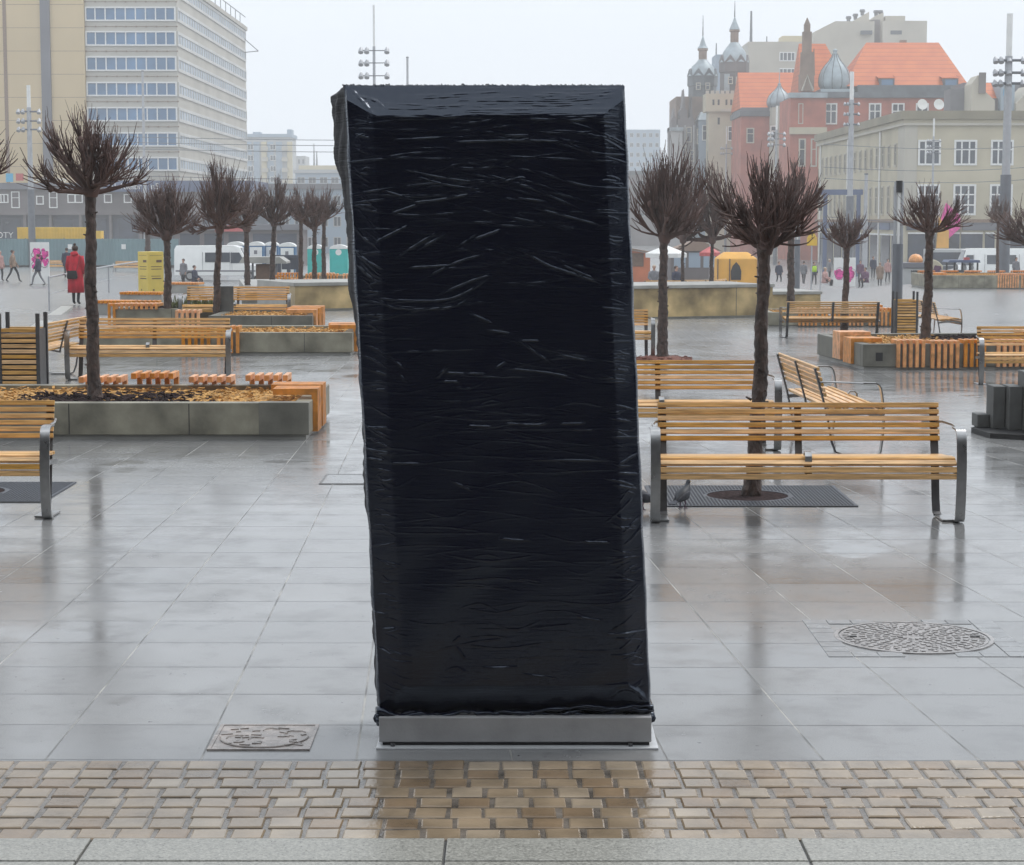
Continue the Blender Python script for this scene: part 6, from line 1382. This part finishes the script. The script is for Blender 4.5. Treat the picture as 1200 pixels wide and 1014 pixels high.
def turret(t, b0, px, Y, half, body_py, gab_py, roof_py, lan_py, lan2_py, tip_py, fin_py, m):
    k = Y / FPX; cx = X(px, Y) - b0.x; cy = Y - b0.y; n = 8; z = lambda py: Z(py, Y) - b0.z
    b = MB(); r_ = half * k; b.lathe([(r_ * .93, z(330)), (r_ * .93, z(gab_py + 12)), (r_, z(gab_py + 11)), (r_, z(gab_py))], (cx, cy, 0), n); b.build('turret_body', M[m], t)
    g = MB()
    for i in range(n):
        a = 2 * PI * (i + .5) / n; d = Vector((math.cos(a), math.sin(a), 0)); s = Vector((-math.sin(a), math.cos(a), 0)); c0 = Vector((cx, cy, 0)) + d * r_ * .95; hw = r_ * .40
        g.loft([[c0 - s * hw + Vector((0, 0, z(gab_py))), c0 + s * hw + Vector((0, 0, z(gab_py))), c0 + Vector((0, 0, z(gab_py - 9)))], [c0 - s * hw - d * .6 + Vector((0, 0, z(gab_py))), c0 + s * hw - d * .6 + Vector((0, 0, z(gab_py))), c0 - d * .6 + Vector((0, 0, z(gab_py - 9)))]])
    g.build('gablets', M[m], t)
    r2 = MB(); r2.lathe([(r_ * 1.0, z(gab_py) + .05), (r_ * .92, z(gab_py - 5)), (r_ * .70, z((gab_py + roof_py) / 2 - 2)), (r_ * .40, z(roof_py + 3)), (r_ * .28, z(roof_py))], (cx, cy, 0), 16); r2.build('turret_roof', M['zinc'], t, smooth=True)
    for i in range(n):
        pass
    l = MB(); l.lathe([(r_ * .27, z(roof_py)), (r_ * .27, z(lan_py)), (r_ * .36, z(lan_py - 1)), (r_ * .33, z(lan_py - 3))], (cx, cy, 0), 8); l.build('lantern', M['brownbrick'], t)
    s = MB(); s.lathe([(r_ * .36, z(lan_py - 3)), (r_ * .24, z(lan2_py)), (r_ * .12, z((lan2_py + tip_py) / 2)), (r_ * .03, z(tip_py))], (cx, cy, 0), 8); s.build('spire', M['zinc'], t); f = MB(); f.tube([(cx, cy, z(tip_py)), (cx, cy, z(fin_py))], [.12, .04], 5); f.build('finial', M['pole'], t)
def towers():
    Y = 345; t, b0 = bld('turreted_house', 'ornate old brown house with two zinc capped spired turrets and stepped gables', 820, Y); k = Y / FPX
    wbox(t, b0, 'wall', 'brownbrick', X(792, Y), X(868, Y), Y + 3, Y + 18, Z(330, Y), Z(112, Y)); gable_roof(t, b0, 'roof', 'redroof', X(810, Y), X(840, Y), Y + 3, Y + 15, Z(128, Y), Z(110, Y))
    turret(t, b0, 857, Y, 17.5, 110, 74, 50, 38, 30, 20, 1, 'podium'); turret(t, b0, 820.5, Y + 6, 17.5, 110, 90, 70, 60, 54, 42, 18, 'darkzinc')
    for px, w_, p0, pk in ((786, 5, 150, 128), (797, 7, 140, 106), (806, 5, 150, 112)):
        b = MB(); xa = X(px, Y) - b0.x; hw = w_ * k; z = lambda py: Z(py, Y) - b0.z; b.prism([(xa - hw, z(330)), (xa + hw, z(330)), (xa + hw, z(p0)), (xa + hw * .6, z(p0)), (xa + hw * .6, z(p0 - 9)), (xa + hw * .25, z(p0 - 12)), (xa, z(pk)), (xa - hw * .25, z(p0 - 12)), (xa - hw * .6, z(p0 - 9)), (xa - hw * .6, z(p0)), (xa - hw, z(p0))], 'y', -2 - px * .002, 1.0); b.build('stepped_gable', M['podium'], t)
    for px, a, c in ((787, 158, 176), (812, 152, 170), (800, 150, 168)): window(t, b0, (X(px, Y), Y - 3.7, Z(c, Y)), .9, Z(a, Y) - Z(c, Y), 0, 1, 2, 'block', 'glass', .15, .1)
    for px, py in ((795, 185), (804, 190), (816, 188), (832, 182), (846, 186), (861, 180), (795, 205), (804, 208), (861, 205), (863, 152), (848, 100), (857, 100), (866, 100), (815, 104), (826, 104)): window(t, b0, (X(px, Y), (Y - 3.72 if px < 830 else Y + 2.99) if py > 140 else Y - 2.75 + (6 if px < 830 else 0), Z(py, Y)), .8, 1.9 if py > 140 else 1.2, 0, 1, 2, 'block', 'glass', .14, .1)
    for px in (789, 798, 808): wbox(t, b0, 'white_trim', 'hazewall', X(px, Y), X(px + 1.4, Y), Y - 3.75, Y - 3.6, Z(330, Y), Z(148, Y))
    wbox(t, b0, 'green_bay', 'bluewall', X(814, Y), X(828, Y), Y - 4, Y + 2, Z(330, Y), Z(142, Y)); b = MB(); z = lambda py: Z(py, Y) - b0.z; b.loft([[(X(813, Y) - b0.x, -4.3, z(142)), (X(829, Y) - b0.x, -4.3, z(142)), (X(829, Y) - b0.x, 2, z(142)), (X(813, Y) - b0.x, 2, z(142))], [(X(818, Y) - b0.x, -2, z(132)), (X(826, Y) - b0.x, -2, z(132)), (X(826, Y) - b0.x, 1, z(132)), (X(818, Y) - b0.x, 1, z(132))]]); b.build('bay_roof', M['zinc'], t); window(t, b0, (X(818, Y), Y - 4.003, Z(166, Y)), .9, Z(148, Y) - Z(166, Y), 0, 1, 2, 'white', 'glass', .15, .1)
    wbox(t, b0, 'low_corner', 'hazewall', X(782, Y), X(795, Y), Y - 5, Y + 2, Z(330, Y), Z(155, Y)); wbox(t, b0, 'corner_roof', 'zinc', X(781, Y), X(796, Y), Y - 5.3, Y + 2.3, Z(155, Y) + .003, Z(151, Y))
    wbox(t, b0, 'dormer_cone', 'zinc', X(844, Y), X(850, Y), Y - 2.6, Y - 2.4, Z(108, Y), Z(88, Y))
towers()
def castle():
    Y = 335; t, b0 = bld('castle_tower', 'square beige castle like tower with battlements in front of the spired turrets', 840, Y); z0 = Z(330, Y)
    wbox(t, b0, 'shaft', 'render', X(828, Y), X(855, Y), Y, Y + 4, z0, Z(116, Y)); wbox(t, b0, 'head', 'render', X(824, Y), X(858, Y), Y - .5, Y + 4.5, Z(131, Y), Z(110, Y)); wbox(t, b0, 'side_wing', 'brownbrick', X(855, Y) + .003, X(874, Y), Y + .5, Y + 6, z0, Z(125, Y))
    for i in range(6): wbox(t, b0, 'merlon', 'block', X(824.5 + i * 5.8, Y), X(828 + i * 5.8, Y), Y - .5, Y + .3, Z(110, Y) + .003, Z(106.5, Y))
    for px in (832, 838, 847, 852.5): wbox(t, b0, 'arched_slot', 'ink', X(px, Y), X(px + 2.2, Y), Y - .53, Y - .45, Z(123.5, Y), Z(117, Y))
    wbox(t, b0, 'slit_window', 'ink', X(838.5, Y), X(841, Y), Y - .03, Y + .05, Z(146, Y), Z(138, Y)); wbox(t, b0, 'ledge', 'block', X(842, Y), X(856, Y), Y - .8, Y - .503, Z(131, Y), Z(128, Y)); window(t, b0, (X(850.5, Y), Y - .003, Z(165, Y)), .8, Z(148, Y) - Z(165, Y), 0, 1, 2, 'white', 'glass', .14, .1)
castle()
def blocks():
    Y = 420; t, b0 = bld('grey_block', 'tall pale beige apartment block rising behind the orange red roof', 1010, Y); z0 = Z(330, Y)
    wprism(t, b0, 'left_wing', 'block', [(X(948, Y), z0), (X(1018.5, Y), z0), (X(1018.5, Y), Z(25, Y)), (X(973, Y), Z(25, Y)), (X(948, Y), Z(38, Y))], Y, Y + 14); wbox(t, b0, 'right_wing', 'block', X(1027, Y), X(1078, Y), Y - 1, Y + 14, z0, Z(25, Y)); wbox(t, b0, 'stair_slot', 'podium', X(1018.5, Y) + .003, X(1027, Y) - .003, Y + 2, Y + 10, z0, Z(22, Y))
    wprism(t, b0, 'roof_house', 'block', [(X(993, Y), Z(25, Y) + .003), (X(1015, Y), Z(25, Y) + .003), (X(1015, Y), Z(12, Y))], Y + 3, Y + 9); wprism(t, b0, 'roof_house', 'block', [(X(1016, Y), Z(22, Y) + .003), (X(1032, Y), Z(25, Y) + .003), (X(1032, Y), Z(13, Y)), (X(1024, Y), Z(16, Y))], Y + 3.2, Y + 9); wbox(t, b0, 'roof_house', 'block', X(1034, Y), X(1057, Y), Y + 3, Y + 9, Z(25, Y) + .003, Z(17, Y))
    for px, py in ((992, 19), (1000, 16), (1008, 11), (1024, 12), (1029, 12)): b = MB(); b.lathe([(.35, 0), (.4, .6), (.6, .8), (.5, 1.2)], n=10); b.build('roof_vent', M['pole'], t, loc=(X(px, Y) - b0.x, 4, Z(py + 5, Y) - b0.z))
    for px in (1002, 1036): wbox(t, b0, 'strip_window', 'glass', X(px, Y), X(px + 13, Y), Y - 1.06, Y + .02, Z(41, Y), Z(36.5, Y))
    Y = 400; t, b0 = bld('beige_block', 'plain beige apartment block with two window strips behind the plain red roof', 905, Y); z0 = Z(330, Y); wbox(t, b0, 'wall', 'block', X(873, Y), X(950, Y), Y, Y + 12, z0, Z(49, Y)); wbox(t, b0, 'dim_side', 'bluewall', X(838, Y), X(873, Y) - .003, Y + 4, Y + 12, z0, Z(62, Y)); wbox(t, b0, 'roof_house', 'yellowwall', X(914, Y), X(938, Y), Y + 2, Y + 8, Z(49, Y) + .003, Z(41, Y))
    for a, c in ((61, 72), (80, 91)): window(t, b0, (X(909, Y), Y - .004, Z(c, Y)), 3.1, Z(a, Y) - Z(c, Y), 0, 4, 1, 'white', 'glass', .2, .1, 'strip_window')
    for px, p0, p1 in ((879.5, 49, 10), (898, 49, 40), (839, 62, 48)): b = MB(); b.tube([(X(px, Y) - b0.x, 5, Z(p0, Y) - b0.z), (X(px, Y) - b0.x, 5, Z(p1, Y) - b0.z)], [.32 if px == 879.5 else .15, .2 if px == 879.5 else .1], 6); b.build('antenna', M['pole'], t)
    for px in (960, 975): pass
blocks()
def right_roofs():
    Y = 262; t, b0 = bld('chimney_house', 'jumble of white chimney walls and a small red roof over the beige office', 1160, Y); z0 = Z(330, Y)
    wprism(t, b0, 'white_wall', 'block', [(X(1124, Y), z0), (X(1151, Y), z0), (X(1151, Y), Z(120, Y)), (X(1140, Y), Z(110, Y)), (X(1140, Y), Z(91, Y)), (X(1131, Y), Z(91, Y)), (X(1124, Y), Z(101, Y))], Y - 4, Y); wbox(t, b0, 'grey_chimney', 'podium', X(1132, Y), X(1139.5, Y), Y - 4.4, Y - 4.003, Z(112, Y), Z(88, Y)); wbox(t, b0, 'slate_wall', 'greyband', X(1108, Y), X(1125, Y), Y + .1, Y + 4, z0, Z(104, Y))
    wbox(t, b0, 'back_wall', 'greyband', X(1139, Y), X(1260, Y), Y + 8, Y + 16, z0, Z(92, Y)); gable_roof(t, b0, 'roof', 'redroof', X(1139, Y), X(1164, Y), Y + 1, Y + 8, Z(115, Y), Z(97, Y + 4)); wbox(t, b0, 'attic', 'podium', X(1141, Y), X(1165, Y), Y + .5, Y + 7, z0, Z(115, Y) - .003)
    wbox(t, b0, 'lift_tower', 'bluewall', X(1164, Y) + .003, X(1180, Y), Y - 1, Y + 6, z0, Z(100, Y)); wbox(t, b0, 'blue_panel', 'bluesign', X(1167, Y), X(1176, Y), Y - 1.1, Y - 1.003, Z(113, Y), Z(105, Y)); wprism(t, b0, 'beige_gable', 'block', [(X(1180, Y), z0), (X(1262, Y), z0), (X(1262, Y), Z(90, Y)), (X(1200, Y), Z(100, Y)), (X(1180, Y), Z(122, Y))], Y - 2, Y + 6)
right_roofs()
M['darkhouse'] = mat('dark_reflected_brick', (.035, .03, .028), .9, var=.3, scale=.6, spec=.2)  # near-black so the kiosk film mirrors little light
# unseen dark house row added behind the camera to darken the film's reflection
for i, (x0, x1, h, m) in enumerate(((-60, -12, 21, 'darkhouse'), (-11.9, 9, 23, 'darkhouse'), (9.1, 60, 20, 'darkhouse'))):
    t = thing('reflection_house', ('left', 'middle', 'right')[i] + ' unseen dark house added behind the viewer to darken the film reflection', 'building', (x0, -14, 0)); b = MB(); b.box(0, x1 - x0, -10, 0, -.3, h); b.build('wall', M[m], t)
    for r in range(4):
        for c in range(6): g = MB(); xx = 1.2 + c * (x1 - x0 - 2) / 6; g.box(xx, xx + 1.3, -.02, .06, 4.2 + r * 3.7, 6.3 + r * 3.7); g.build('window', M['shopglass'], t)
# ================================================================== HAZE
hb = MB(); hb.box(-420, 420, -70, 700, -9, 62); ho = hb.build('haze', M['white']); ho.data.materials.clear()
hm = bpy.data.materials.new('haze_air'); hm.use_nodes = True; hn = hm.node_tree; hn.nodes.clear()
o_ = hn.nodes.new('ShaderNodeOutputMaterial'); pv = hn.nodes.new('ShaderNodeVolumePrincipled'); pv.inputs['Color'].default_value = (1, 1, 1, 1); pv.inputs['Density'].default_value = .0009; pv.inputs['Anisotropy'].default_value = 0
hn.links.new(pv.outputs[0], o_.inputs['Volume']); ho.data.materials.append(hm); hm.cycles.homogeneous_volume = True if hasattr(hm.cycles, 'homogeneous_volume') else True
ho['kind'] = 'stuff'
